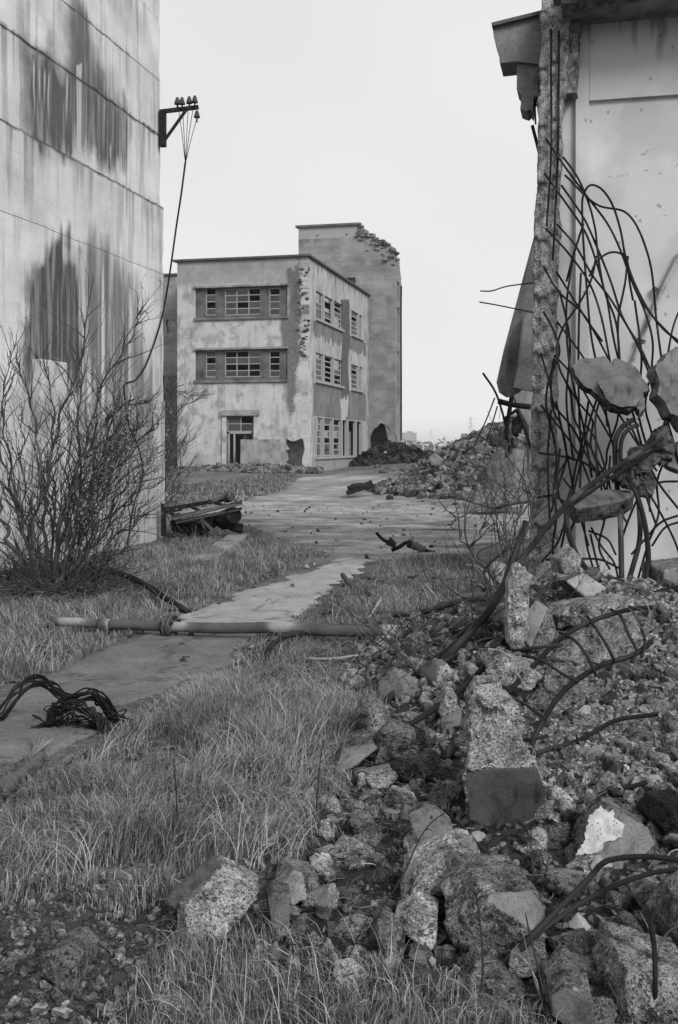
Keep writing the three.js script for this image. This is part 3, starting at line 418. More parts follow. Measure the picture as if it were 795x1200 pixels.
{ // stair tower behind
  const ZT = -side(432, 540)[0] - 0.02, fr = (px, py) => { const p = onZ(px, py, ZT); return [p.x, p.y]; }, base = -0.4;
  const x0 = fr(350, 300)[0], x1 = fr(463, 300)[0], yT = fr(350, 267)[1], th = 0.4;
  const T = thing('stair_tower', V((x0 + x1) / 2, 0, ZT - 1.5), 'tall blank concrete stair tower with its upper corner smashed off', 'tower');
  const P = (l) => l.map(([x, y]) => fr(x, y));
  const edge = P([[424, 268], [427, 271], [430, 270], [434, 276], [438, 275], [442, 279], [447, 282], [450, 281], [456, 285], [460, 289], [463, 292], [466, 297], [469, 300]]);
  edge[0][1] = yT; const out = [[x0, base], [fr(469, 540)[0] - 0.35, base], [fr(469, 540)[0] - 0.35, edge[12][1]], ...edge.slice(0, 12).reverse(), [x0, yT]];
  const t = tex(700, 860, (u, v) => {
    const x = x0 + u * 8, y = base + v * 20, n = f2(x * 1.2 + 10, y * 1.2 + 5, 6), g = f2(u * 260, v * 420, 3), ln = f2(x * 0.7, y * 3.2 + 8, 4), fl = f2(x * 1.8 + 3, y * 1.8 + 9, 5);
    let c = 0.22 + 0.12 * (n - 0.5) + 0.07 * (g - 0.5) + 0.13 * (ln - 0.5), e = 0.5 + 0.3 * (n - 0.5) + 0.2 * (ln - 0.5);
    const bl = Math.abs(((y / 0.75 + 0.05 * n) % 1) - 0.5); c *= 1 - 0.2 * sst(0.44, 0.5, bl); c = mix(c, 0.3, sst(0.58, 0.68, fl) * 0.5); if (y > yT - 0.9) c = mix(c, 0.33, 0.7);
    return [clamp(c, 0.05, 0.5), e];
  });
  const m = mat({ ...t, bumpScale: 0.02 });
  const holes = [ragged(P([[434, 528], [433, 512], [437, 505], [442, 500], [446, 496], [451, 497], [455, 502], [462, 507], [467, 514], [466, 528]]), 0.3, 0.12, 9), rect(fr(371, 278), fr(374, 275)), rect(fr(405, 277), fr(408, 274)), rect(fr(404, 334), fr(417, 325))];
  const mMas = [0.6, 1.0, 1.4].map((k) => tint(mAgg, k));
  part(T, 'front_wall', asFront(uvFit(sheet(out, holes, th), x0, x0 + 8, base, base + 20), ZT, th), m);
  part(T, 'coping', box(x0 - 0.2, fr(423, 268)[0], yT + 0.002, yT + 0.16, ZT - th, ZT + 0.2), tint(mCast, 0.4));
  // thin return wall at the right with tall slots in it
  const xr = fr(469, 540)[0] - 0.35, zr = (px) => -onX(px, 500, xr).z, a0 = -ZT + 0.42, a1 = a0 + 2.1, sl = (y0, y1) => rect([a0 + 0.35, fr(465, y0)[1]], [a0 + 1.3, fr(465, y1)[1]]);
  const sideOut = ragged([[a0, base], [a1, base], [a1, fr(465, 320)[1]], [a1 - 0.5, fr(465, 312)[1]], [a1 - 0.7, fr(465, 303)[1]], [a0, fr(465, 300)[1]]], 0.8, 0.10, 4);
  part(T, 'return_wall', asSide(uvFit(sheet(sideOut, [sl(352, 328), sl(400, 358), sl(470, 410)], 0.3), a0, a0 + 8, base, base + 20), xr, 0.3), m);
  part(T, 'drain_pipe', tubeGeo([V(xr + 0.07, 2, -a1 + 0.4), V(xr + 0.07, 7, -a1 + 0.4), V(xr + 0.06, 12, -a1 + 0.42), V(xr + 0.08, fr(469, 330)[1], -a1 + 0.4)], 0.06), mIron);
  part(T, 'back_wall', box(x0, x1 - 3.2, base, yT - 0.2, ZT - 3, ZT - 2.7), mCast); part(T, 'left_wall', box(x0, x0 + 0.3, base, yT - 0.1, ZT - 2.69, ZT - th - 0.01), mCast); part(T, 'inner_wall', box(x1 - 3.5, x1 - 3.2, base, yT - 0.8, ZT - 2.69, ZT - th - 0.01), mCast);
  part(T, 'back_wall', box(x1 - 3.19, xr - 0.31, base, 4.2, ZT - 2.6, ZT - 2.3), mCast); part(T, 'hole_closing_slab', box(x1 - 3.19, xr - 0.31, 3.6, 3.9, ZT - 2.29, ZT - th - 0.01), mCast);  // low back wall and slab added behind the hole to keep it dark
  for (let i = 0; i < 150; i++) { const k = rnd() * 11, a = edge[Math.floor(k)], b = edge[Math.floor(k) + 1], f = k % 1, s = rr(0.1, 0.32), g = rockGeo({ planes: rplanes(9), detail: 3, rough: 0.12, freq: 3, seed: i * 1.3 }); g.scale(s, s * rr(0.4, 0.8), s); g.translate(mix(a[0], b[0], f) - rr(0, 0.5), mix(a[1], b[1], f) - rr(-0.12, 1.7) * (i % 3 ? 1 : 0.2) * rnd(), ZT - rr(-0.02, 0.3)); part(T, 'broken_masonry', g, mMas[i % 3]); }
  // low wing at the other end of the block, half hidden by the tall building
  const ZW = ZK - 3.2, fw = (px, py) => { const p = onZ(px, py, ZW); return [p.x, p.y]; };
  const q0 = fw(150, 500)[0], q1 = fw(209.5, 500)[0], yt = fw(200, 323)[1];
  const D = thing('side_wing', V((q0 + q1) / 2, 0, ZW - 3), 'narrow recessed wing with a hole in its render beside the office block', 'building');
  part(D, 'front_wall', asFront(uvFit(sheet([[q0, base], [q1, base], [q1, yt], [q0, yt]], [ragged(rect(fw(195, 391), fw(205, 374)), 0.25, 0.12, 2), rect(fw(190, 551), fw(211 - 2, 440))], 0.35), x0, x0 + 8, base, base + 20), ZW, 0.35), tint(m, 1.15));
  part(D, 'back_wall', box(q0, q1, base, yt - 0.1, ZW - 4, ZW - 3.7), mCast); part(D, 'coping', box(q0, q1, yt + 0.002, yt + 0.13, ZW - 0.4, ZW + 0.12), tint(mCast, 0.3)); part(D, 'roof', box(q0, q1, yt - 0.25, yt - 0.1, ZW - 3.69, ZW - 0.36), mCast);
}
console.log('buildings');

// ------------------------------------------------------------------ broken wall on the right
const ZR = W(640, 600, 13).z;
const rw = (px, py, o = 0) => onZ(px, py, ZR + o);
function loft(rows, zf, zb, n, rough, freq, seed) { // upright body: rows of [y, x left, x right], roughened all round
  const P = [], I = [], M = 56, ys = rows.map((r) => r[0]), q = V(0, 0, 0);
  const at = (y) => { let i = 0; while (i < rows.length - 2 && y > rows[i + 1][0]) i++; const t = clamp((y - rows[i][0]) / (rows[i + 1][0] - rows[i][0])); return [mix(rows[i][1], rows[i + 1][1], t), mix(rows[i][2], rows[i + 1][2], t)]; };
  for (let j = 0; j <= n; j++) { const y = mix(ys[0], ys[ys.length - 1], j / n), [xl, xr] = at(y);
    for (let k = 0; k < M; k++) { const f = k / M * 4, e = f % 1, s = Math.floor(f); q.set(s === 0 ? mix(xl, xr, e) : s === 1 ? xr : s === 2 ? mix(xr, xl, e) : xl, y, s === 0 ? zf : s === 1 ? mix(zf, zb, e) : s === 2 ? zb : mix(zb, zf, e));
      const cx = (xl + xr) / 2, cz = (zf + zb) / 2, a = (f3(q.x * freq + seed, q.y * freq, q.z * freq + seed, 5) * 2 - Math.abs(f3(q.x * freq * 3, q.y * freq * 3 + seed, q.z * freq * 3, 3)) * 1.2) * rough, l = Math.hypot(q.x - cx, q.z - cz) || 1; P.push(q.x + (q.x - cx) / l * a, y, q.z + (q.z - cz) / l * a); } }
  for (let j = 0; j < n; j++) for (let k = 0; k < M; k++) { const a = j * M + k, b = j * M + (k + 1) % M; I.push(a, b, a + M, b, b + M, a + M); }
  for (const j of [0, n]) { const c = P.length / 3, [xl, xr] = at(ys[j ? ys.length - 1 : 0]); P.push((xl + xr) / 2, ys[j ? ys.length - 1 : 0], (zf + zb) / 2); for (let k = 0; k < M; k++) I.push(...(j ? [j * M + k, j * M + (k + 1) % M, c] : [k, c, (k + 1) % M])); }
  const g = new THREE.BufferGeometry(); g.setAttribute('position', new THREE.Float32BufferAttribute(P, 3)); g.setIndex(I); g.computeVertexNormals(); return boxUV(g, 1.5);
}
const LW = thing('broken_wall', V(rw(720, 600).x, 0, ZR), 'pale concrete wall with torn end column and a spray of bent reinforcing bars', 'wall');
{
  const xa = rw(650, 300).x, xe = xa + 6.5, y8 = 8.6, yS = rw(700, 30).y, yL = rw(740, 116).y, px = (x, y) => { const p = rw(x, y); return [p.x, p.y]; };
  const runs = [[749, 28, 70, 0.05], [778, 28, 84, 0.06], [768, 28, 58, 0.04], [784, 28, 62, 0.04], [732, 28, 50, 0.035], [697, 28, 60, 0.04], [808, 28, 76, 0.06], [840, 28, 66, 0.05], [880, 28, 90, 0.05]].map(([x, a, b, w]) => { const p = px(x, a), q = px(x, b); return [p[0], p[1] + 0.1, q[1], w]; });
  const cracks = [[[692, 203], [720, 207], [745, 202], [775, 203], [800, 192]], [[728, 262], [740, 240], [755, 225], [768, 216]], [[745, 258], [770, 255], [785, 257]], [[746, 178], [768, 174]]].map((l) => l.map(([x, y]) => px(x, y)));
  const t = tex(760, 1000, (u, v) => {
    const x = xa + u * 6.5, y = v * y8, n = f2(x * 1.8 + 20, y * 1.8 + 50, 6), g = f2(u * 330, v * 440, 2), sk = f2(x * 9 + 4, y * 0.6 + 2, 4), fl = f2(x * 1.1 + 31, y * 1.1 + 12, 5);
    let c = 0.56 + 0.10 * (n - 0.5) + 0.04 * (g - 0.5), e = 0.5 + 0.2 * (n - 0.5) + 0.15 * g;
    c = mix(c, 0.30, sst(0.5, 0.66, fl) * 0.35); for (const [dx, a, b, w] of runs) { if (Math.abs(x - dx) > 0.2 || y < b || y > a) continue; const k = sst(w, w * 0.3, Math.abs(x - dx + (n2(y * 5, dx * 9) - 0.5) * 0.05)) * sst(b, b + 0.35, y); c = mix(c, 0.17, k * 0.6); }
    if (u < 0.45) for (const l of cracks) for (let i = 0; i + 1 < l.length; i++) { const [ax, ay] = l[i], bx = l[i + 1][0] - ax, by = l[i + 1][1] - ay, k = clamp(((x - ax) * bx + (y - ay) * by) / (bx * bx + by * by)); const dd = Math.hypot(x - ax - bx * k + (n2(x * 30, y * 30) - 0.5) * 0.03, y - ay - by * k + (f2(x * 4, y * 4, 4) - 0.5) * 0.16); if (dd < 0.012 * (n2(x * 9, y * 9) - 0.25)) { c *= 0.5; e -= 0.3; } }
    const [a, , id] = cells(120, u, v); if (id > 0.985 && a < 0.3) c *= 0.6;
    return [clamp(c, 0.04, 0.64), e];
  }, THREE.MirroredRepeatWrapping), m = mat({ ...t, bumpScale: 0.006 });
  const fit = (g) => { const p = g.attributes.position, uu = g.attributes.uv; for (let i = 0; i < p.count; i++) uu.setXY(i, (p.getX(i) + p.getZ(i) - ZR - xa) / 6.5, p.getY(i) / y8); return g; };
  const p1 = rw(675, 300).x, p2 = rw(691, 300).x;
  part(LW, 'wall_panel', fit(box(xa - 0.15, xe, -0.3, yL, ZR - 0.3, ZR)), m);
  part(LW, 'upper_panel', fit(box(p2, xe, yL + 0.001, y8, ZR - 0.3, ZR + 0.055)), m);
  part(LW, 'upper_panel', fit(box(xa - 0.15, p2 - 0.001, yL + 0.001, y8, ZR - 0.3, ZR - 0.001)), m);
  part(LW, 'pilaster', fit(box(p1, p2 - 0.004, -0.3, yS, ZR + 0.002, ZR + 0.06)), m);
  // torn column: broken stone-filled section from ground to roof
  const rows = [[600, 621, 651], [470, 623, 652], [300, 625, 655], [180, 630, 658], [118, 631, 660], [112, 631, 664], [40, 633, 668], [-60, 634, 672], [-140, 634, 674]].map(([y, a, b]) => { const l = rw(a, y, 0.3), r = rw(b, y, 0.3); return [l.y, l.x, r.x]; }); rows.unshift([-0.2, rows[0][1] - 0.02, rows[0][2] + 0.03]);
  part(LW, 'column', loft(rows, ZR + 0.3, ZR - 0.1, 320, 0.06, 5, 3), tint(mAgg, 1.55));
  part(LW, 'haunch', loft([[rw(665, 112, 0.2).y, rw(657, 112, 0.2).x, rw(676, 112, 0.2).x], [rw(665, 60, 0.2).y, rw(655, 60, 0.2).x, rw(677, 60, 0.2).x], [rw(665, 20, 0.2).y, rw(650, 20, 0.2).x, rw(684, 20, 0.2).x], [y8, rw(650, 0, 0.2).x, rw(690, 0, 0.2).x]], ZR + 0.24, ZR - 0.05, 90, 0.05, 5, 9), tint(mAgg, 1.3));
  // remains of the roof slab, seen from below
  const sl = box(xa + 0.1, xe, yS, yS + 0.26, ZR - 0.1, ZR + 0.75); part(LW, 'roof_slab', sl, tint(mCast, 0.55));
  for (let i = 0; i < 16; i++) { const s = rr(0.1, 0.22), g = rockGeo({ planes: rplanes(9), detail: 5, rough: 0.12, freq: 3, seed: i + 60 }); g.scale(s * 1.6, s, s); g.translate(xa + 0.2 + i * 0.14, yS + 0.13, ZR + 0.75 + rr(-0.05, 0.1)); part(LW, 'broken_edge', g, tint(mAgg, 0.7)); }
  { // roof stub and gutter beam left of the column, tinted dark for shade
    const P = (l) => l.map(([x, y]) => { const p = rw(x, y, -0.15); return [p.x, p.y]; });
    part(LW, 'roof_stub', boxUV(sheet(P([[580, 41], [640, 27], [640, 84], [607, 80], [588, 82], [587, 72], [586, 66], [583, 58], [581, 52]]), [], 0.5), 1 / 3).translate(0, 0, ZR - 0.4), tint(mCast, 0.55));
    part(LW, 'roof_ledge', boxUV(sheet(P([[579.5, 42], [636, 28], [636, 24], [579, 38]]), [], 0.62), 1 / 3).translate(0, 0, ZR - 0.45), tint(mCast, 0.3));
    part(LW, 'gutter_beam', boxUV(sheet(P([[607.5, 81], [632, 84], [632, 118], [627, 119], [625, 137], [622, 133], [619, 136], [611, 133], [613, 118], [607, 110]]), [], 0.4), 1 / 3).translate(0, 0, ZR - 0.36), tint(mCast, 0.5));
    part(LW, 'hanging_strip', barGeo(rw(627, 118, -0.1), rw(628, 146, -0.1), 0.012, 0.02), mRebar); part(LW, 'hanging_strip', barGeo(rw(624, 147, -0.1), rw(632, 178, -0.1), 0.03, 0.04), mRebar);
  }
  part(LW, 'conduit', tubeGeo([rw(798, 296, 0.05), rw(778, 336, 0.05), rw(762, 372, 0.05), rw(742, 424, 0.05)], 0.03, 0.022), tint(mCast, 1.1));
  for (const [x, y] of [[770, 338], [752, 398]]) part(LW, 'bracket', barGeo(rw(x - 4, y, 0.04), rw(x + 3, y + 3, 0.09), 0.05, 0.05), mPipe);
  // reinforcing bars: [pixels ..., distance at both ends]
  const D0 = depthOf(rw(645, 300, 0.3).x, ZR + 0.3) - 0.03;
  const bars = [
    [[[646, 34], [646, 90], [646, 180], [641, 265]], 0, 0.02], [[[655, 36], [655, 90], [654, 180], [648, 305]], 0.0, 0.02],
    [[[640, 163], [662, 195], [688, 230], [712, 262], [726, 290], [741, 330], [757, 368], [765, 400], [764, 432]], 0, 0.5],
    [[[660, 184], [676, 206], [690, 238], [698, 270], [700, 290], [706, 330], [712, 352]], 0, 0.35], [[[712, 500], [708, 462], [694, 400], [688, 340], [683, 262], [684, 228], [692, 217], [703, 220], [716, 236], [727, 268], [733, 300], [745, 340], [763, 368], [795, 402]], 0.3, 0.6],
    [[[691, 324], [700, 306], [715, 296], [727, 297], [735, 306], [738, 330], [742, 352]], 0.3, 0.4], [[[638, 203], [662, 236], [686, 272], [700, 310], [710, 345], [722, 378], [728, 440]], 0, 0.5], [[[658, 217], [684, 255], [700, 290], [716, 330], [730, 372], [752, 410], [770, 452]], 0, 0.6],
    [[[640, 268], [664, 294], [690, 330], [704, 368], [716, 428]], 0, 0.5], [[[653, 263], [674, 287], [694, 322], [714, 348], [745, 400], [762, 440]], 0, 0.6],
    [[[637, 312], [655, 342], [682, 366], [700, 395], [717, 428]], 0, 0.45], [[[652, 318], [672, 350], [690, 378], [706, 400]], 0, 0.35], [[[637, 365], [650, 390], [656, 412], [647, 440], [648, 478], [658, 500], [664, 535], [656, 565], [646, 600]], 0, 0.35],
    [[[653, 377], [672, 402], [690, 428], [712, 462], [742, 512], [770, 552]], 0, 0.9], [[[634, 414], [644, 448], [650, 474], [672, 503], [690, 538], [704, 560], [716, 592]], 0, 0.6], [[[650, 416], [676, 446], [700, 486], [724, 528], [745, 566]], 0, 0.8],
    [[[634, 475], [652, 496], [674, 526], [688, 556], [698, 592]], 0, 0.5], [[[632, 531], [655, 534], [684, 542], [700, 554]], 0, 0.4], [[[630, 583], [648, 581], [662, 588]], 0, 0.2],
    [[[699, 300], [693, 328], [680, 354], [660, 384], [653, 408], [656, 432], [668, 458], [673, 490], [692, 524], [712, 562]], 0.2, 0.6], [[[681, 320], [679, 366], [678, 430], [679, 486], [681, 530], [680, 572]], 0.2, 0.5],
    [[[736, 300], [733, 330], [725, 372], [725, 404], [729, 440]], 0.4, 0.6], [[[731, 296], [744, 332], [762, 366], [780, 388], [800, 402]], 0.4, 0.7], [[[664, 330], [672, 300], [684, 262]], 0.1, 0.3],
    [[[700, 466], [690, 498], [682, 536], [668, 596], [656, 650]], 0.5, 0.5], [[[699, 464], [710, 486], [718, 520], [722, 540], [718, 566]], 0.5, 0.7], [[[690, 470], [684, 510], [674, 552], [664, 610]], 0.4, 0.4], [[[652, 470], [666, 540], [676, 590], [690, 640]], 0.1, 0.5],
    [[[646, 480], [642, 540], [645, 620]], 0.1, 0.1], [[[795, 564], [772, 566], [750, 582], [738, 606], [726, 640]], 0.8, 0.6], [[[795, 604], [775, 612], [756, 632], [740, 650]], 0.7, 0.6], [[[795, 612], [780, 618], [764, 640]], 0.6, 0.6], [[[745, 552], [768, 590], [790, 632], [800, 660]], 0.8, 0.7], [[[735, 490], [752, 526], [772, 566], [795, 596]], 0.8, 0.9],
    [[[693, 618], [705, 640], [720, 660], [726, 690]], 0.7, 0.9], [[[690, 622], [712, 632], [722, 650]], 0.7, 0.6], [[[692, 626], [700, 660], [708, 690]], 0.7, 0.9], [[[640, 656], [672, 655], [704, 656], [726, 666]], 0.9, 0.9], [[[770, 430], [776, 470], [790, 520], [800, 560]], 0.7, 0.7],
    [[[812, 330], [790, 380], [782, 420], [772, 470]], 0.4, 0.6], [[[662, 205], [700, 240], [735, 250], [760, 300], [770, 380], [778, 440]], 0.1, 0.4], [[[656, 340], [668, 400], [664, 470], [672, 540]], 0.05, 0.3], [[[712, 352], [720, 400], [738, 470], [756, 540], [762, 600]], 0.4, 0.6], [[[672, 300], [664, 360], [668, 430], [684, 500], [694, 560]], 0.15, 0.4], [[[650, 420], [640, 470], [652, 530], [648, 590]], 0.05, 0.2], [[[744, 352], [752, 420], [748, 480], [760, 530]], 0.4, 0.7], [[[660, 560], [680, 590], [688, 640], [700, 680]], 0.4, 0.7],
  ];
  for (const [l, a, b] of bars) part(LW, 'rebar', tubeGeo(l.map(([x, y], i) => W(x, y, D0 - mix(a, b, i / (l.length - 1)) * 1.1)), 0.0125, 0.0125, l.length * 7, 6), mRebar);
  for (let i = 0; i < 9; i++) { // the lower tangle
    let x = rr(646, 785), y = rr(415, 560), a = D0 - rr(0.25, 1.0); const l = [], dx = rr(-9, 15), n = 5 + Math.floor(rnd() * 3); for (let k = 0; k < n; k++) { l.push(W(x, y, a)); x += dx + rr(-15, 15); y += rr(14, 44); a -= rr(-0.12, 0.22); if (y > 690) break; }
    if (l.length > 2) part(LW, 'rebar', tubeGeo(l, 0.0125, 0.0125, l.length * 7, 6), mRebar);
  }
  for (const l of [[[563, 341], [576, 341], [592, 336], [612, 333], [630, 331]], [[562, 354], [580, 357], [600, 361], [628, 367]]]) part(LW, 'rebar', tubeGeo(l.map(([x, y]) => W(x, y, D0 + 0.15)), 0.008, 0.008, 20, 6), mRebar);
}
// thick bent steel and pieces of floor caught in the bars
const steel = (label, l, d0, d1, r, name = 'bent_steel_bar', m = mIron, bumpy = 0) => one(name, tubeGeo(l.map(([x, y], i) => W(x, y, mix(d0, d1, i / (l.length - 1)))), r, r, l.length * 8, 9, bumpy), m, label, name.includes('pipe') ? 'pipe' : 'steel bar');
steel('thick steel bar propped diagonally against the column among the bars', [[602, 668], [628, 634], [668, 588], [700, 563], [740, 536], [776, 514]], 9.6, 11.2, 0.027, 'bent_steel_bar', tint(mPipe, 0.22));
steel('thick steel bar lying parallel just under the diagonal one', [[672, 590], [704, 568], [742, 544], [778, 520]], 11.0, 11.2, 0.022);
steel('big loop of steel hanging below the small floor slab', [[670, 576], [664, 600], [668, 630], [682, 660], [706, 682], [738, 697]], 11.2, 10.0, 0.028);
steel('steel bar bowed down from the dark concrete lump to the heap', [[736, 560], [748, 584], [757, 620], [760, 654], [758, 690]], 11.3, 10.4, 0.027);
steel('steel bar curving inward beside the upright post', [[749, 590], [750, 630], [742, 664], [730, 700]], 11.2, 10.2, 0.026, 'bent_steel_bar', tint(mPipe, 0.25));
steel('straight steel post standing under the small floor slab', [[727, 598], [728, 640], [729, 700]], 11.1, 10.4, 0.028, 'steel_post', tint(mPipe, 0.4));
steel('hooked bar looping up behind the diagonal steel, outer of two', [[724, 578], [721, 540], [722, 514], [730, 500], [742, 492]], 11.5, 11.6, 0.028);
steel('hooked bar looping up behind the diagonal steel, inner of two', [[730, 560], [727, 530], [730, 512], [738, 502], [748, 498]], 11.45, 11.55, 0.024);
steel('long heavy bar resting on top of the broken beam', [[674, 726], [700, 715], [740, 704], [795, 690]], 7.7, 8.2, 0.032);
function plate(label, poly, d, n3, th, top, rim, seed) { // broken plate: outline on its own tilted plane, extruded, torn rim
  let cx = 0, cy = 0; poly.forEach(([x, y]) => { cx += x / poly.length; cy += y / poly.length; });
  const n = V(0, 0, 0).addScaledVector(RIGHT, n3[0]).addScaledVector(UP, n3[1]).addScaledVector(FWD, -n3[2]).normalize(), c = W(cx, cy, d), u = UP.clone().cross(n).normalize(), v = n.clone().cross(u), E = V(0, EYE, 0);
  const q = poly.map(([x, y]) => { const r = ray(x, y), t = c.clone().sub(E).dot(n) / r.dot(n), p = E.clone().addScaledVector(r, t).sub(c); return [p.dot(u), p.dot(v)]; });
  const sh = new THREE.Shape(ragged(q, 0.05, 0.016, seed).map(([x, y]) => new THREE.Vector2(x, y))), g0 = new THREE.ExtrudeGeometry(sh, { depth: th, steps: 4, bevelEnabled: false });
  const p = g0.attributes.position; for (let i = 0; i < p.count; i++) { const z = p.getZ(i), k = z > th - 1e-4 ? 0.2 : 1, x = p.getX(i), y = p.getY(i), e = f3(x * 14 + seed, y * 14, z * 22, 4); p.setXYZ(i, x * (1 + 0.10 * e * k), y * (1 + 0.10 * e * k), z + (k === 1 && z < 1e-4 ? 0.07 * f3(x * 8, y * 8, seed, 3) : 0)); }
  g0.computeVertexNormals(); const gr = g0.groups.map((a) => ({ ...a })), g = boxUV(g0, 1.2); g.clearGroups(); gr.forEach((a) => g.addGroup(a.start, a.count, a.materialIndex));
  g.applyMatrix4(new THREE.Matrix4().makeBasis(u, v, n)); const o = c.clone().addScaledVector(n, -th); g.translate(o.x, o.y, o.z); return one('floor_slab', g, [top, rim], label, 'concrete slab');
}
plate('broken floor slab with notched edge hanging in the bent bars', [[671, 429], [678, 421], [692, 420], [708, 417], [716, 425], [722, 420], [734, 424], [746, 430], [752, 442], [762, 456], [754, 460], [757, 474], [750, 486], [746, 474], [738, 480], [730, 478], [716, 476], [704, 466], [694, 456], [682, 448], [674, 440]], 11.75, [-0.12, 0.55, 1], 0.13, tint(mCast, 0.40), tint(mAgg, 0.4), 3);
plate('smaller flat slab lying over the notched hanging floor slab', [[702, 449], [708, 444], [720, 442], [730, 439], [742, 446], [744, 456], [750, 468], [744, 476], [730, 477], [716, 473], [708, 462]], 11.62, [-0.1, 0.4, 1], 0.05, tint(mCast, 0.46), tint(mAgg, 0.5), 7);
plate('small floor slab lying flat on the steel like a table', [[668, 589], [676, 582], [692, 576], [716, 573], [740, 575], [744, 580], [734, 586], [716, 590], [694, 594], [676, 597]], 11.25, [0.02, 0.9, 0.42], 0.17, tint(mCast, 0.40), tint(mAgg, 0.45), 11);
plate('broken slab with stony edge tilted against the bars at the wall', [[768, 434], [773, 424], [780, 420], [786, 410], [797, 406], [804, 400], [832, 402], [832, 502], [802, 500], [796, 488], [786, 484], [780, 472], [771, 462], [774, 450]], 11.6, [0.25, 0.3, 1], 0.2, tint(mCast, 0.5), tint(mAgg, 0.8), 15);
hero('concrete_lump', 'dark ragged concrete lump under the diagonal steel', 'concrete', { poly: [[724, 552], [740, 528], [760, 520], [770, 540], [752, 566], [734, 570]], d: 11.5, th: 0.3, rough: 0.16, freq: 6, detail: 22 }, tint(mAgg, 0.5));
hero('concrete_lump', 'jagged tongue of concrete pointing up beside the dark ragged lump', 'concrete', { poly: [[756, 534], [766, 508], [784, 498], [788, 526], [776, 546]], d: 11.6, th: 0.26, rough: 0.15, freq: 6 }, tint(mAgg, 0.45));
hero('concrete_lump', 'small jagged lump hanging below the dark ragged lump', 'concrete', { poly: [[740, 562], [764, 552], [768, 566], [756, 584], [744, 578]], d: 11.5, th: 0.22, rough: 0.15, freq: 6 }, tint(mAgg, 0.5));
hero('concrete_lump', 'grey slab corner behind the dark ragged lump', 'concrete', { poly: [[770, 528], [800, 516], [810, 552], [796, 556], [780, 548]], d: 12.0, th: 0.2, fronts: [[0, 0.2, 1, 0.5, 1]], rough: 0.06 }, mAgg, tint(mCast, 0.7));
hero('plinth_block', 'smooth squared block at the foot of the pale wall', 'concrete block', { poly: [[762, 662], [830, 656], [830, 694], [764, 692]], d: 10.6, th: 0.8, fronts: [[0, 0.0, 1, 0.5, 1]], rough: 0.02, tilt: 0.02 }, mAgg, tint(mCast, 0.62));
hero('plinth_block', 'rough broken block under the smooth squared one', 'concrete block', { poly: [[760, 702], [830, 694], [840, 776], [790, 770], [764, 740]], d: 9.2, th: 0.8, fronts: [[-0.2, 0.5, 1, 0.5], [0.3, 0.1, 1, 0.5]], rough: 0.06 }, tint(mAgg, 0.8), mCast);
// part of the fallen building behind the column
{
  const sh = (l, d, t, m, label, name, cat) => { const p = l.map(([x, y]) => { const s = d / FL; return [(x - CX) * s, (HY - y) * s + EYE]; }), g = boxUV(sheet(p, [], t), 1 / 3); g.applyMatrix4(new THREE.Matrix4().makeBasis(RIGHT, UP, FWD.clone().negate())); g.translate(FWD.x * d, 0, FWD.z * d); return one(name, g, m, label, cat); };
  sh([[631, 258], [660, 258], [660, 452], [612, 452], [604, 462], [594, 466], [585, 460], [582, 448], [590, 412]], 18.5, 0.35, tint(mCast, 0.55), 'leaning concrete panel tinted dark for its shaded face behind the torn column', 'leaning_panel', 'concrete panel');  // panel tint carries the shade of its downward face
  sh([[613, 372], [660, 340], [660, 466], [601, 455], [606, 430]], 18.1, 0.2, tint(mCast, 0.85), 'wall fragment hanging on the leaning dark panel', 'wall_fragment', 'wall');
  sh([[596, 456], [660, 466], [660, 560], [618, 560], [617, 500], [606, 480]], 20.5, 0.3, tint(mCast, 0.8), 'standing remnant of wall under the leaning panel', 'wall_remnant', 'wall');
  for (const [l, r] of [[[[566, 437], [580, 458], [588, 480], [594, 505], [597, 530]], 0.02], [[[584, 470], [600, 474], [622, 477]], 0.05], [[[600, 463], [596, 490], [592, 515]], 0.04], [[[605, 480], [614, 500], [624, 530]], 0.03], [[[590, 492], [606, 480]], 0.03]]) one('torn_bar', tubeGeo(l.map(([x, y]) => W(x, y, 19.5)), r, r, 20, 6), mRebar, 'torn dark bar hanging under the leaning panel', 'steel bar', 'torn bars under the leaning panel');
  for (const l of [[[580, 466], [570, 492], [556, 522]], [[583, 476], [576, 500], [568, 524]], [[562, 510], [572, 518], [580, 526]]]) one('torn_wire', tubeGeo(l.map(([x, y]) => W(x, y, 27)), 0.02, 0.015, 12, 5), mRebar, 'thin wire slanting down onto the far rubble heap', 'wire', 'wires above the far rubble heap');
  for (const [poly, k] of [[[[574, 512], [582, 508], [588, 515], [584, 524], [575, 522]], 0.5], [[[586, 500], [596, 498], [600, 512], [590, 526], [584, 518]], 0.5], [[[600, 492], [610, 484], [614, 500], [606, 512], [600, 508]], 0.35], [[[600, 512], [608, 514], [606, 524], [599, 526]], 0.6]]) hero('hanging_rubble', 'lump of brickwork dangling under the leaning panel', 'rubble', { poly, d: 20.5, th: 0.25, detail: 9, rough: 0.08 }, tint(mAgg, k), mCast, 'lumps dangling under the leaning panel');
}
console.log('right wall');

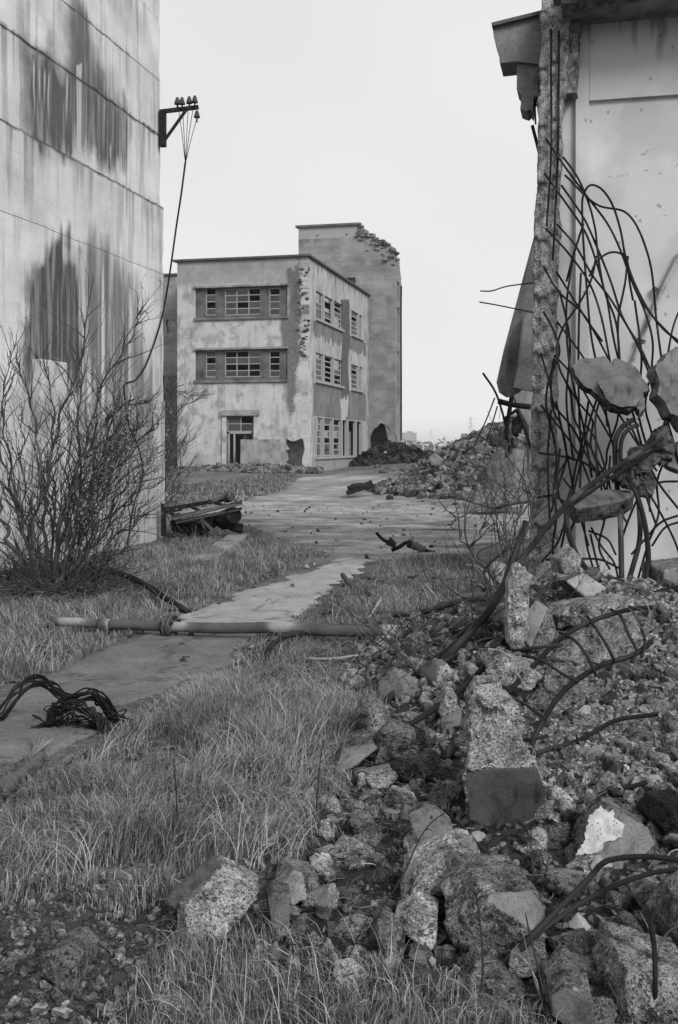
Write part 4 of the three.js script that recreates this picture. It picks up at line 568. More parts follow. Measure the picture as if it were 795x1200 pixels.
// ------------------------------------------------------------------ things lying about
{ // bracket with insulators on the corner of the tall building
  const d = depthOf(XL, ZL) - 0.1, p = (x, y, o = 0) => W(x, y, d + o), B = thing('insulator_bracket', p(190, 170), 'iron wall bracket carrying five insulators on the tall building corner', 'bracket');
  part(B, 'wall_plate', barGeo(p(191, 129), p(191, 172), 0.10, 0.10), mIron); part(B, 'arm', barGeo(p(188, 131), p(233, 125.5), 0.05, 0.07), mIron); part(B, 'brace', barGeo(p(192, 166), p(219, 128), 0.05, 0.045), mIron);
  for (const [x, y, o] of [[208, 119, 0.06], [213.5, 119, -0.06], [222, 118, 0.06], [228.5, 117, -0.06], [231, 134.5, 0]]) {
    const c = p(x, y, o), pr = [[0, 0.075], [0.025, 0.07], [0.03, 0.035], [0.04, 0.03], [0.042, 0.0], [0.052, -0.02], [0.055, -0.05], [0.03, -0.055], [0, -0.055]].map(([a, b]) => new THREE.Vector2(a, b)), g = new THREE.LatheGeometry(pr, 14); g.translate(c.x, c.y, c.z);
    const s = subgroup(B, 'insulator', c); part(s, 'cap', g, mat({ color: grey(0.05), roughness: 0.3 })); part(s, 'pin', barGeo(c.clone().add(V(0, -0.05, 0)), c.clone().add(V(0, -0.13, 0)), 0.02, 0.02), mIron); }
  const C = thing('drop_cable', p(150, 640, -2), 'black cable hanging from the insulators down past the bush', 'cable'), j = [217.5, 192];
  for (const [x, y] of [[209, 124], [214, 124], [221, 124], [227, 124], [231, 139]]) part(C, 'wire', tubeGeo([p(x, y), p(mix(x, j[0], 0.5), mix(y, j[1], 0.45)), p(...j)], 0.006, 0.006, 8, 5), mRebar);
  part(C, 'cable', tubeGeo([[217.5, 190, 0], [213, 225, 0], [207, 265, 0], [200, 315, 0], [194, 352, -0.1], [189, 376, -0.2], [181, 402, -0.5], [170, 430, -1.1], [158, 446, -1.7], [146, 452, -2.1], [147, 470, -2.3], [152, 500, -2.5], [164, 530, -2.6], [167, 560, -2.8], [156, 596, -3], [150, 640, -3]].map(([x, y, o]) => p(x, y, o)), 0.017, 0.014, 120, 7), mRebar);
}
{ // iron pipe across the path
  const d0 = GD(60, 737), d1 = GD(452, 744), r = 0.047, at = (f) => { const a = G(60, 737), b = G(466, 746), ya = H(a.x, a.z), yb = H(b.x, b.z), q = a.lerp(b, f); q.y = Math.max(mix(ya, yb, f), 0.02) + r * 0.9; return q; };
  const T = thing('flanged_pipe', at(0.37).setY(0), 'long rusty iron pipe with a bolted flange lying across the path', 'pipe');
  part(T, 'pipe', tubeGeo([at(0), at(0.2).add(V(0, 0.008, 0.006)), at(0.37), at(0.5).add(V(0, -0.004, 0.01)), at(0.68).add(V(0, 0.006, -0.008)), at(0.85).add(V(0, -0.003, 0.006)), at(1)], r * 0.86, r * 1.1, 110, 22, 0.14), mPipe);
  const ax = at(1).sub(at(0)).normalize(), fl = new THREE.CylinderGeometry(0.098, 0.098, 0.03, 26); fl.applyQuaternion(new THREE.Quaternion().setFromUnitVectors(UP, ax));
  for (const o of [-0.02, 0.02]) { const f = fl.clone(), c = at(0.372).addScaledVector(ax, o); f.translate(c.x, c.y, c.z); part(T, 'flange', f, mRust); }
  for (let k = 0; k < 6; k++) { const a = k / 6 * 6.283, u = V(0, 1, 0), v = ax.clone().cross(u), c = at(0.372).addScaledVector(u, Math.cos(a) * 0.078).addScaledVector(v, Math.sin(a) * 0.078); part(T, 'bolt', barGeo(c.clone().addScaledVector(ax, -0.06), c.clone().addScaledVector(ax, 0.06), 0.02, 0.02), mIron); }
  part(T, 'coupling', tubeGeo([at(0.155), at(0.19)], r * 1.15, r * 1.15, 6, 18), mPipe);
  one('bent_hose', tubeGeo([[388, 741, 0.05], [360, 746, 0.06], [335, 752, 0.07], [318, 762, 0.06], [312, 774, 0.03]].map(([x, y, h]) => { const g = G(x, y + 4); g.y += h; return g; }), 0.02, 0.022, 40, 8, 0.4), mIron, 'black bent hose poking out from under the iron pipe', 'hose');
  one('bent_hose', tubeGeo([[108, 668, 0.14], [135, 672, 0.16], [165, 684, 0.16], [195, 703, 0.10], [222, 719, 0.02]].map(([x, y, h]) => { const g = G(x, y + h * 100); g.y += h; return g; }), 0.034, 0.034, 50, 9, 0.2), mIron, 'thick dark bent pipe arching out of the grass by the bush', 'pipe');
}
{ // frayed steel rope
  const R = thing('wire_rope', G(80, 860), 'heavy frayed black steel rope lying in loops at the path edge', 'rope');
  const runs = [[[[-30, 862], [0, 838], [12, 824], [20, 813], [30, 803], [44, 797], [60, 803], [70, 814], [84, 820], [105, 814], [118, 818], [128, 832], [140, 846], [150, 853]], 6.35, 1], [[[88, 818], [66, 828], [60, 842], [66, 852], [76, 850]], 6.3, 0.8], [[[66, 832], [84, 827], [106, 833], [118, 848], [124, 866]], 6.15, 0.9], [[[70, 846], [52, 852], [42, 862], [39, 874]], 6.2, 0.7], [[[112, 816], [128, 832], [138, 852]], 6.4, 0.8], [[[104, 852], [114, 862], [128, 858]], 6.2, 0.6]];
  for (let i = 0; i < 34; i++) { const x = rr(40, 140), y = rr(838, 868), l = [[x, y], [x + rr(-14, 14), y - rr(4, 16)], [x + rr(-26, 26), y - rr(-4, 14)], [x + rr(-34, 34), y + rr(-2, 8)]]; part(R, 'loose_wire', tubeGeo(l.map(([a, b]) => { const q = W(a, b, 6.25 + rr(-0.1, 0.1)); q.y = Math.max(q.y, H(q.x, q.z) + 0.004); return q; }), 0.005, 0.003, 14, 4), mRebar); }
  for (const [l, d, w] of runs) for (let s = 0; s < 12; s++) { const ph = s / 12 * 6.283, k = rr(0.6, 1.3); part(R, 'strand', tubeGeo(new THREE.CatmullRomCurve3(l.map(([x, y]) => W(x, y, d))).getPoints(16).map((q, i) => { const a = ph + i * 0.22 * k + 2.4 * n2(i * 0.35 + s * 5, d * 3), r = 0.032 * w * (0.7 + 0.6 * n2(i * 0.8 + s * 9, d * 7)); q.y += Math.sin(a) * r + (n2(i * 0.9, s * 3.1 + d) - 0.5) * 0.03 * (s % 4 ? 1 : 2.2); q.addScaledVector(RIGHT, Math.cos(a) * r * 0.7).addScaledVector(FWD, Math.cos(a + 1) * r); q.y = Math.max(q.y, H(q.x, q.z) + 0.006); return q; }), 0.006, 0.005, 46, 5), mRebar); }
}
{ // rotten log with splinters
  const at0 = 0, L = thing('rotten_log', G(20, 925), 'rotten dark log with a pale splintered end beside the steel rope', 'log'), at = (x, y, h, o = 0) => { const d = GD(x, y) + o; return W(x, y - h, d); };
  part(L, 'trunk', tubeGeo([at(-20, 944, 5), at(8, 930, 9), at(28, 912, 8), at(46, 894, 6)], 0.048, 0.03, 60, 12, 1.7), mBark);
  for (let i = 0; i < 12; i++) part(L, 'splinter', tubeGeo([at(36 + rr(-3, 3), 894 + rr(-3, 3), 8), at(40 + i * 1.2, 884, 10), at(36 + i * 2.6 + rr(-2, 2), 872 + i * 0.6 + rr(-3, 3), 12)], 0.006, 0.002, 6, 4), tint(mWood, 0.75));
  for (let i = 0; i < 14; i++) { const x = rr(-14, 40), y = 935 - x * 0.9 + rr(-4, 12); part(L, 'bark_flake', tubeGeo([at(x, y, 8), at(x + rr(-8, 14), y + rr(-6, 6), 10), at(x + rr(-14, 24), y + rr(-8, 8), 4)], rr(0.006, 0.014), 0.004, 8, 5, 0.8), i % 3 ? mBark : tint(mWood, 0.7)); }
  part(L, 'bark_strip', tubeGeo([at(8, 914, 2), at(30, 916, 3), at(55, 920, 2), at(95, 921, 1)], 0.016, 0.006, 20, 6, 0.5), tint(mWood, 0.8));
}
{ // upturned wreck beside the tall building
  const d = GD(236, 634) + 0.1, p = (x, y, o = 0) => W(x, y, d + o), S = thing('vehicle_wreck', p(236, 634), 'upturned rusty vehicle chassis with axle drum beside the tall building', 'wreck');
  part(S, 'chassis_rail', barGeo(p(203, 607, -0.15), p(284, 589, -0.15), 0.06, 0.07), tint(mPipe, 0.75)); part(S, 'chassis_rail', barGeo(p(206, 612, -0.1), p(284, 596, -0.1), 0.05, 0.05), tint(mPipe, 0.5)); part(S, 'chassis_rail', barGeo(p(190, 598, 0.4), p(270, 584, 0.4), 0.06, 0.07), mIron);
  for (const f of [0.05, 0.4, 0.75]) part(S, 'cross_member', barGeo(p(mix(203, 284, f), mix(606, 589, f), -0.15), p(mix(190, 270, f), mix(598, 584, f), 0.4), 0.05, 0.04), mIron);
  part(S, 'axle', tubeGeo([p(245, 590, 0.1), p(256, 585, 0.1), p(266, 579, 0.1)], 0.03, 0.04, 10, 9), tint(mPipe, 0.5));
  const dr = (c, r, w, ax, m, n) => { const g = new THREE.LatheGeometry([[0, -w], [r * 0.5, -w], [r * 0.9, -w], [r, -w * 0.8], [r * 0.95, -w * 0.3], [r, 0], [r * 0.95, w * 0.4], [r, w], [r * 0.8, w], [r * 0.7, w * 0.5], [0, w * 0.5]].map(([a, b]) => new THREE.Vector2(a, b)), 24); g.applyQuaternion(new THREE.Quaternion().setFromUnitVectors(UP, ax)); g.translate(c.x, c.y, c.z); return part(S, n, g, m); };
  dr(p(268, 582, 0.1), 0.095, 0.07, V(0.8, 0.3, 0.5).normalize(), tint(mPipe, 0.8), 'brake_drum'); dr(p(273, 604, -0.05), 0.14, 0.08, V(0.5, 0.1, 0.85).normalize(), mIron, 'wheel');
  part(S, 'leaf_spring', tubeGeo([p(200, 612, -0.05), p(225, 611, -0.1), p(250, 604, -0.05), p(268, 597, -0.05)], 0.03, 0.025, 16, 6), mIron); part(S, 'strut', barGeo(p(236, 608, -0.2), p(256, 628, -0.25), 0.04, 0.05), tint(mPipe, 0.6)); part(S, 'end_post', barGeo(p(192, 590, -0.1), p(192, 628, -0.1), 0.07, 0.07), mIron); part(S, 'end_bar', barGeo(p(190, 602, -0.1), p(214, 597, -0.1), 0.04, 0.04), mIron);
  for (const [x, y, s] of [[222, 618, 0.2], [245, 612, 0.2], [262, 612, 0.19], [208, 616, 0.16], [235, 624, 0.14], [277, 618, 0.13]]) { const g = rockGeo({ planes: rplanes(10), detail: 6, rough: 0.08, freq: 3, seed: x }); const c = p(x, y, 0.15); g.scale(s, s * 0.85, s); g.translate(c.x, c.y, c.z); part(S, 'engine_part', g, mIron); }
  for (let i = 0; i < 9; i++) part(S, 'torn_strip', tubeGeo([p(196 + i * 5, 606 + rr(-3, 3)), p(199 + i * 5 + rr(-5, 5), 614), p(200 + i * 6 + rr(-8, 8), 628, -0.15)], 0.010, 0.006, 8, 5), i % 2 ? mIron : tint(mPipe, 0.6));
  const a = G(236, 662), b = G(282, 632), w = V(0.36, 0, 0), q = [a.x, a.z, b.x, b.z], dir = b.clone().sub(a).normalize(), nrm = V(-dir.z, 0, dir.x).multiplyScalar(0.17);
  for (let i = 0; i < 3; i++) { const s0 = a.clone().lerp(b, i / 3 + 0.01), s1 = a.clone().lerp(b, (i + 1) / 3 - 0.01), g = barGeo(s0.setY(0.04), s1.setY(0.05 + i * 0.004), 0.34, 0.09); one('edging_slab', boxUV(g, 1 / 3), tint(mCast, 0.75), 'narrow concrete edging slab running through the grass to the wreck', 'slab', 'edging slabs leading to the wreck'); }
}
{ // scrap in the yard
  const d = GD(480, 648), p = (x, y) => W(x, y, d), S = thing('exhaust_scrap', p(480, 648), 'crumpled exhaust pipe and silencer lying in the dirt yard', 'scrap');
  part(S, 'tail_pipe', tubeGeo([p(441, 624), p(450, 633), p(458, 636)], 0.022, 0.03, 12, 8), mIron); part(S, 'bend', tubeGeo([p(459, 645), p(468, 641), p(476, 636), p(482, 637)], 0.03, 0.03, 14, 8), mIron); part(S, 'silencer', tubeGeo([p(478, 636), p(483, 638), p(492, 642), p(498, 644)], 0.065, 0.06, 16, 12, 0.4), tint(mPipe, 0.5)); part(S, 'outlet', tubeGeo([p(496, 644), p(504, 646), p(513, 648)], 0.03, 0.012, 10, 8), mIron); part(S, 'flange', tubeGeo([p(455, 634), p(462, 638), p(464, 639)], 0.06, 0.04, 8, 10, 0.3), tint(mPipe, 0.4));
  const e = GD(424, 582), q = (x, y) => W(x, y, e), T = thing('scrap_sheet', q(422, 582), 'dark bent scrap sheet on the edge of the far heap', 'scrap'); part(T, 'sheet', barGeo(q(406, 578), q(436, 569), 0.5, 0.12), mIron); part(T, 'rim', tubeGeo([q(408, 574), q(418, 570), q(428, 570), q(437, 566)], 0.1, 0.12, 12, 8, 0.6), mIron);
}
console.log('scrap');

// ------------------------------------------------------------------ broken beam and large pieces of the near rubble
{
  const d0 = 6.3, dd = (y) => clamp(mix(6.95, 5.5, (y - 715) / 165), 5.3, 7.1), p = (x, y, o = 0) => W(x, y, dd(y) + o);
  const B = thing('broken_beam', p(660, 860), 'broken concrete beam wrapped in bent bars and stirrups on the near heap', 'concrete beam');
  const body = (poly, d, th, k) => { const g = heroGeo({ poly, d, th, rough: 0.09, freq: 6, detail: 26, fronts: [[-0.2, 0.7, 1, 0.45], [0.4, 0.1, 1, 0.5]] }); part(B, 'concrete', g, tint(mAgg, k)); };
  body([[636, 786], [664, 748], [700, 728], [744, 712], [756, 742], [744, 766], [700, 788], [660, 812]], 7.0, 0.42, 1.2); body([[592, 832], [624, 788], [668, 784], [692, 800], [664, 838], [622, 860]], 6.2, 0.45, 1.05); body([[568, 776], [580, 762], [604, 768], [634, 790], [612, 806], [584, 800]], 6.1, 0.35, 1.25);
  const bar = (l, r, n = 'stirrup', o = -0.27) => part(B, n, tubeGeo(l.map(([x, y]) => p(x, y, o)), r, r, l.length * 8, 8), mRebar);
  bar([[575, 852], [580, 836], [592, 816], [624, 782], [658, 748], [693, 728], [745, 713], [764, 712]], 0.015, 'main_bar'); bar([[618, 890], [626, 866], [636, 846], [658, 813], [683, 792], [714, 776], [742, 768], [764, 752]], 0.015, 'main_bar');
  for (const l of [[[716, 714], [726, 720], [736, 742], [746, 764], [740, 776]], [[688, 722], [696, 733], [710, 754], [721, 776]], [[656, 741], [672, 749], [690, 772], [698, 790]], [[612, 768], [626, 771], [642, 778], [660, 790], [678, 799]], [[578, 806], [590, 813], [612, 823], [640, 843]], [[604, 865], [622, 867], [642, 862]], [[604, 762], [630, 759], [660, 755]], [[738, 710], [748, 728], [756, 752], [752, 770]], [[574, 796], [590, 786], [610, 778]]]) bar(l, 0.009, 'stirrup', -0.29);
  part(B, 'binding_wire', tubeGeo([[728, 706], [744, 700], [756, 706], [762, 724], [752, 736], [744, 720], [736, 710], [758, 716]].map(([x, y]) => p(x, y, -0.4)), 0.004, 0.004, 50, 5), tint(mRebar, 1.8));
}
const mRub = [0.36, 0.5, 0.66, 0.86, 1.25].map((k) => tint(mAgg, k)), mRubC = [0.35, 0.5, 0.65, 0.85].map((k) => tint(mCast, k));
const gd = (x, y, o = 0) => GD(x, y) + o;
hero('footing_block', 'upright concrete block with dark smooth face and stony broken top', 'concrete block', { poly: [[547, 842], [560, 834], [592, 838], [608, 862], [632, 922], [618, 944], [590, 958], [546, 972]], d: gd(588, 968, 0.2), th: 0.5, fronts: [[0.05, -0.1, 1, 0.40, 1], [0.0, 0.9, 0.7, 0.33]], rough: 0.06, detail: 34, freq: 7 }, mRub[4], tint(mCast, 0.2));
hero('rubble_block', 'pale knobbly lump broken from the upright block and lying on top of it', 'rubble', { poly: [[547, 816], [556, 800], [580, 797], [602, 822], [612, 852], [590, 866], [552, 858]], d: gd(588, 968, 0.32), th: 0.34, rough: 0.10, detail: 26, fronts: [[-0.2, 0.5, 1, 0.42], [0.5, 0.2, 1, 0.45], [0.1, 1, 0.5, 0.4]] }, mRub[4]);
hero('rubble_block', 'pale wedge of broken concrete with a dark plank behind it in the grass', 'rubble', { poly: [[208, 1052], [255, 1012], [304, 1040], [300, 1060], [258, 1088], [230, 1114], [210, 1104]], d: gd(250, 1104, 0.1), th: 0.28, fronts: [[0.25, 0.35, 1, 0.42], [-1, 0.0, 0.4, 0.45]], rough: 0.05, detail: 30, tilt: 0.1 }, tint(mAgg, 1.4));
one('plank', barGeo(W(200, 1058, gd(250, 1104, 0.06)), W(254, 1009, gd(250, 1104, 0.06)), 0.015, 0.05), mBark, 'dark thin plank leaning along the upper edge of the pale wedge', 'plank');
hero('rubble_block', 'large rounded pale boulder of broken concrete above the tilted one', 'rubble', { poly: [[470, 1032], [482, 1008], [522, 990], [562, 998], [574, 1022], [560, 1048], [512, 1066], [482, 1052]], d: gd(520, 1070, 0.15), th: 0.4, fronts: [[-0.2, 0.9, 1, 0.45], [0.2, -0.3, 1, 0.45]], rough: 0.07, detail: 30 }, mRub[4]);
hero('rubble_block', 'big tilted boulder with a flat smooth top face beside the rounded one', 'rubble', { poly: [[516, 1046], [552, 1022], [612, 1026], [634, 1052], [630, 1092], [600, 1112], [540, 1096]], d: gd(575, 1112, 0.12), th: 0.42, fronts: [[0.35, 1, 0.7, 0.42, 1], [-0.3, 0, 1, 0.5]], rough: 0.06, detail: 30 }, mRub[2], tint(mCast, 0.46));
hero('rubble_block', 'small pale flat stone wedged under the rounded boulder', 'rubble', { poly: [[463, 1068], [486, 1056], [514, 1066], [512, 1090], [494, 1096], [470, 1082]], d: gd(490, 1100), th: 0.2, rough: 0.08, detail: 18 }, mRub[4]);
hero('rubble_block', 'knobbly fist-sized stone left of the pale flat one', 'rubble', { poly: [[442, 1086], [458, 1076], [474, 1082], [472, 1102], [452, 1108]], d: gd(458, 1108), th: 0.16, rough: 0.12, detail: 16 }, mRub[3]);
hero('rubble_slab', 'flat leaf-shaped plaster slab standing on edge under the dark block', 'rubble', { poly: [[478, 952], [494, 944], [512, 950], [530, 964], [520, 992], [496, 996], [486, 974]], d: gd(505, 998), th: 0.1, fronts: [[-0.1, 0.3, 1, 0.5, 1]], rough: 0.03, tilt: 0.1 }, mRub[2], tint(mCast, 0.5));
hero('rubble_slab', 'smooth slab of concrete propped under the black iron bar', 'rubble', { poly: [[394, 888], [402, 872], [434, 862], [440, 872], [412, 892], [398, 898]], d: gd(415, 900), th: 0.25, fronts: [[-0.2, 0.9, 0.7, 0.4, 1]], rough: 0.03 }, mRub[2], tint(mCast, 0.45));
hero('rubble_block', 'squat grey stone lying on the bare soil', 'rubble', { poly: [[58, 1132], [66, 1106], [88, 1098], [104, 1112], [106, 1134], [80, 1140]], d: gd(82, 1140), th: 0.2, rough: 0.06, detail: 20 }, mRub[2]);
hero('rubble_slab', 'low flat stone beside the pale wedge', 'rubble', { poly: [[322, 1024], [340, 1012], [362, 1018], [372, 1034], [346, 1042]], d: gd(346, 1044), th: 0.2, fronts: [[0, 1, 0.6, 0.4, 1]], rough: 0.04, detail: 16 }, mRub[2], tint(mCast, 0.6));
hero('rubble_block', 'small dark square stone touching the pale wedge', 'rubble', { poly: [[312, 1046], [320, 1038], [340, 1042], [338, 1072], [316, 1074]], d: gd(326, 1076), th: 0.14, fronts: [[-0.1, 0.2, 1, 0.5, 1]], rough: 0.04, detail: 16 }, mRub[1], tint(mCast, 0.38));
{ // stone with white paint on its face
  const poly = [[672, 1006], [690, 960], [710, 940], [752, 962], [760, 980], [742, 996], [700, 1008]], d = gd(715, 1008, 0.05), th = 0.22;
  const B = thing('painted_stone', W(715, 1008, d), 'broken stone with a patch of flaking white paint', 'rubble'), g = heroGeo({ poly, d, th, fronts: [[0, 0.45, 1, 0.45, 1]], rough: 0.04, tilt: 0.1, detail: 26 }); part(B, 'stone', g, [mRub[2], tint(mCast, 0.5)]);
  let cx = 0, cy = 0; poly.forEach(([x, y]) => { cx += x / poly.length; cy += y / poly.length; }); const n = V(0, 0, 0).addScaledVector(UP, 0.45).addScaledVector(FWD, -1).normalize(), c = W(cx, cy, d).addScaledVector(n, 0.45 * th - 0.003), u = RIGHT.clone(), v = n.clone().cross(u), E = V(0, EYE, 0);
  const pl = ragged([[674, 1003], [684, 988], [690, 958], [704, 944], [711, 952], [720, 948], [719, 958], [732, 966], [729, 980], [710, 987], [703, 997], [690, 1000]], 2.4, 1.9, 8).map(([x, y]) => { const r = ray(x, y), t = c.clone().sub(E).dot(n) / r.dot(n), q = E.clone().addScaledVector(r, t).sub(c); return [q.dot(u), q.dot(v)]; });
  const s = sheet(pl, [], 0.008); s.applyMatrix4(new THREE.Matrix4().makeBasis(u, v, n)); s.translate(c.x, c.y, c.z); for (let i = 0; i < s.attributes.uv.count; i++) s.attributes.uv.setXY(i, s.attributes.uv.getX(i) * 4, s.attributes.uv.getY(i) * 4);
  part(B, 'paint_patch', s, mat({ ...tex(256, 256, (a, b) => { const k = cells(24, a, b), f = f2(a * 12, b * 12, 5, 12); return [k[2] > 0.86 && k[0] < 0.3 * f + 0.1 ? 0.12 : 0.40 + 0.35 * (f - 0.5), f]; }), bumpScale: 0.004 }));
}
hero('rubble_block', 'big pebbly block at the foot of the heap behind the upright rod', 'rubble', { poly: [[706, 1210], [712, 1140], [722, 1112], [764, 1118], [812, 1130], [830, 1215]], d: gd(755, 1196, 0.15), th: 0.35, fronts: [[-0.2, 0.5, 1, 0.45], [0.4, 0.2, 1, 0.5]], rough: 0.05, detail: 30 }, mRub[3]);
hero('rubble_block', 'pebbly block half sunk in grass at the end of the two arching bars', 'rubble', { poly: [[528, 1192], [552, 1150], [582, 1146], [618, 1172], [626, 1210], [540, 1216]], d: gd(575, 1196, 0.12), th: 0.3, rough: 0.05, detail: 28 }, mRub[2]);
hero('rubble_block', 'smooth-sided dark block between the sunken one and the pebbly one', 'rubble', { poly: [[640, 1148], [660, 1132], [688, 1140], [694, 1178], [664, 1186], [642, 1176]], d: gd(668, 1186), th: 0.22, fronts: [[-0.4, 0.1, 1, 0.5, 1]], rough: 0.04, detail: 22 }, mRub[2], mRubC[0]);
hero('dark_hole_lump', 'black lump standing in for a dark hole beside the white painted stone', 'rubble', { poly: [[758, 956], [772, 938], [800, 934], [820, 960], [812, 990], [776, 986]], d: gd(785, 990, 0.1), th: 0.3, rough: 0.06, detail: 22 }, tint(mAgg, 0.1));  // near-black colour paints a dark hole in the rubble
hero('rubble_block', 'rounded stone with dark hollow below it among the rubble', 'rubble', { poly: [[738, 1040], [752, 1030], [776, 1036], [778, 1052], [748, 1058]], d: gd(758, 1060), th: 0.18, rough: 0.06, detail: 18 }, mRub[3]);
hero('rubble_block', 'rough long stone against the frame of the near heap', 'rubble', { poly: [[776, 1080], [790, 1050], [830, 1030], [840, 1110], [790, 1116]], d: gd(800, 1112), th: 0.3, rough: 0.07, detail: 22 }, mRub[2]);
hero('broken_post', 'upright broken stump of a concrete post on the heap', 'post', { poly: [[594, 682], [600, 666], [614, 665], [620, 684], [619, 752], [602, 764], [592, 744]], d: gd(606, 766, 0.1), th: 0.25, fronts: [[0.2, 0.1, 1, 0.5], [-0.6, 0.1, 1, 0.5]], rough: 0.06, detail: 26 }, tint(mAgg, 1.35));
hero('rubble_block', 'tilted squared block with one smooth grey side next to the post stump', 'rubble', { poly: [[603, 735], [627, 702], [642, 712], [650, 740], [640, 760], [620, 758]], d: gd(628, 764, 0.05), th: 0.3, fronts: [[-0.75, 0.75, 0.9, 0.38, 1], [0.5, 0.1, 1, 0.42]], rough: 0.05, detail: 26 }, mRub[3], tint(mCast, 0.72));
hero('rubble_slab', 'smooth flat slab lying on the heap under the loop of steel', 'rubble', { poly: [[656, 680], [682, 671], [706, 690], [676, 703]], d: gd(680, 712), th: 0.4, fronts: [[0.1, 1, 0.55, 0.3, 1]], rough: 0.03 }, mRub[2], tint(mCast, 0.75));
hero('rubble_block', 'pale ragged chunk below the diagonal steel', 'rubble', { poly: [[650, 654], [668, 640], [680, 652], [678, 672], [654, 672]], d: gd(664, 690), th: 0.3, rough: 0.06, detail: 18 }, tint(mAgg, 1.4));
hero('rubble_block', 'long pale ragged chunk behind the broken beam', 'rubble', { poly: [[640, 718], [664, 702], [700, 700], [738, 694], [742, 706], [690, 722], [650, 738]], d: gd(690, 742), th: 0.4, rough: 0.07, detail: 24 }, mRub[4]);
hero('rubble_block', 'leaning light boulder among dark bars at the grass edge', 'rubble', { poly: [[418, 830], [430, 812], [448, 822], [462, 850], [450, 864], [432, 858]], d: gd(445, 868), th: 0.22, rough: 0.07, detail: 20 }, mRub[3]);
hero('rubble_block', 'pale stone upright between two black iron bars', 'rubble', { poly: [[512, 826], [522, 808], [534, 812], [532, 832], [520, 842]], d: gd(522, 844), th: 0.16, rough: 0.07, detail: 16 }, mRub[4]);
// far heap: slabs stood on edge
for (const [poly, label, k] of [[[[566, 584], [570, 548], [580, 530], [592, 526], [594, 580]], 'dark slab leaning on the far rubble heap, split in folds', 0.35], [[[588, 582], [590, 540], [602, 524], [616, 530], [612, 578]], 'ribbed slab standing on edge beside the dark folded one', 0.5], [[[610, 578], [614, 536], [626, 524], [634, 530], [634, 580]], 'grey slab standing next to the torn column on the far heap', 0.6]]) hero('heap_slab', label, 'concrete slab', { poly, d: 27, th: 0.5, fronts: [[-0.5, 0.2, 1, 0.45, 1], [0.6, 0.1, 1, 0.45, 1]], rough: 0.05, detail: 18 }, mRub[2], tint(mCast, k));
hero('heap_slab', 'thick flat slab lying over a dark hollow at the foot of the far heap', 'concrete slab', { poly: [[548, 588], [566, 574], [612, 572], [622, 588], [580, 596]], d: 26, th: 1.0, fronts: [[0, 1, 0.5, 0.16], [0, 0, 1, 0.5]], rough: 0.05 }, mRub[3], mCast);
hero('heap_slab', 'squared grey slab tipped on top of the far heap', 'concrete slab', { poly: [[502, 536], [510, 530], [520, 538], [516, 548], [506, 546]], d: 34, th: 0.3, fronts: [[-0.3, 0.3, 1, 0.5, 1]], rough: 0.03, detail: 10 }, mRub[2], tint(mCast, 0.6));
// bars and timbers across the near rubble
const lay = (l, r, label, name = 'iron_bar', m = mIron, cat = 'steel bar', bumpy = 0.1) => one(name, tubeGeo(l.map(([x, y, h]) => { const g = G(x, y); g.y += h; const dir = V(0, EYE, 0).sub(g).normalize(); return g.addScaledVector(dir, h * 0.0); }), r, r, l.length * 8, 8, bumpy), m, label, cat);
const pxl = (l, d0, d1, r, label, name = 'iron_bar', m = mIron, cat = 'steel bar', bumpy = 0.1, r1 = r) => one(name, tubeGeo(l.map(([x, y], i) => W(x, y, mix(d0, d1, i / (l.length - 1)))), r, r1, l.length * 8, 8, bumpy), m, label, cat);
pxl([[394, 903], [430, 884], [470, 856], [510, 830], [548, 802], [572, 776]], gd(400, 908), gd(560, 820), 0.017, 'black flat iron bar lying against the upright concrete block');
pxl([[444, 828], [474, 802], [504, 778], [540, 750], [570, 718], [600, 680]], gd(450, 832), gd(600, 720), 0.022, 'black charred timber slanting up the heap behind the iron bar', 'charred_timber', mIron, 'timber', 0.4);
pxl([[518, 776], [548, 744], [580, 706], [600, 660], [616, 612]], gd(520, 784), gd(600, 716), 0.026, 'thick charred timber leaning toward the torn column', 'charred_timber', mIron, 'timber', 0.5);
pxl([[588, 958], [610, 957], [642, 952], [670, 942], [706, 930], [758, 917]], gd(590, 962), gd(757, 925), 0.010, 'long bar lying over rubble above the white painted stone', 'iron_bar', mRebar);
pxl([[596, 962], [640, 950], [690, 936]], gd(600, 964), gd(690, 940), 0.008, 'second thinner bar lying under the long bar', 'iron_bar', mRebar);
pxl([[578, 1152], [604, 1118], [648, 1072], [690, 1030], [706, 1012], [724, 1006], [760, 1004], [812, 1010]], gd(578, 1153), gd(795, 1060, -0.1), 0.0095, 'upper of two bars arching out of the rubble', 'iron_bar', mRebar);
pxl([[584, 1146], [620, 1104], [660, 1072], [696, 1050], [730, 1034], [770, 1022], [812, 1018]], gd(584, 1150), gd(795, 1064, -0.1), 0.0085, 'lower of two bars arching out of the rubble', 'iron_bar', mRebar);
pxl([[768, 1212], [768, 1150], [767, 1110], [763, 1080], [768, 1062]], gd(768, 1196), gd(768, 1190), 0.0075, 'upright rusty rod in front of the big pebbly block', 'iron_rod', mRebar);
pxl([[530, 958], [548, 975], [566, 996], [586, 1020], [606, 1050], [622, 1085]], gd(530, 966, -0.1), gd(622, 1100, -0.12), 0.005, 'thin bent wire crossing the smooth boulder', 'wire', mRebar, 'wire');
pxl([[402, 674], [414, 687], [428, 694], [441, 701]], gd(408, 686), gd(440, 703), 0.03, 'short thick dark stick sticking up near the path end', 'stick', mBark, 'stick', 0.2);
pxl([[392, 698], [420, 702], [450, 702], [500, 700]], gd(392, 702), gd(500, 703), 0.026, 'long dark stick lying on grass behind the pipe', 'stick', mBark, 'stick', 0.3);
pxl([[430, 728], [438, 716], [446, 703]], gd(430, 730), gd(446, 705, -0.3), 0.014, 'pale broken lath leaning on the dark sticks', 'stick', mWood, 'stick', 0.1);
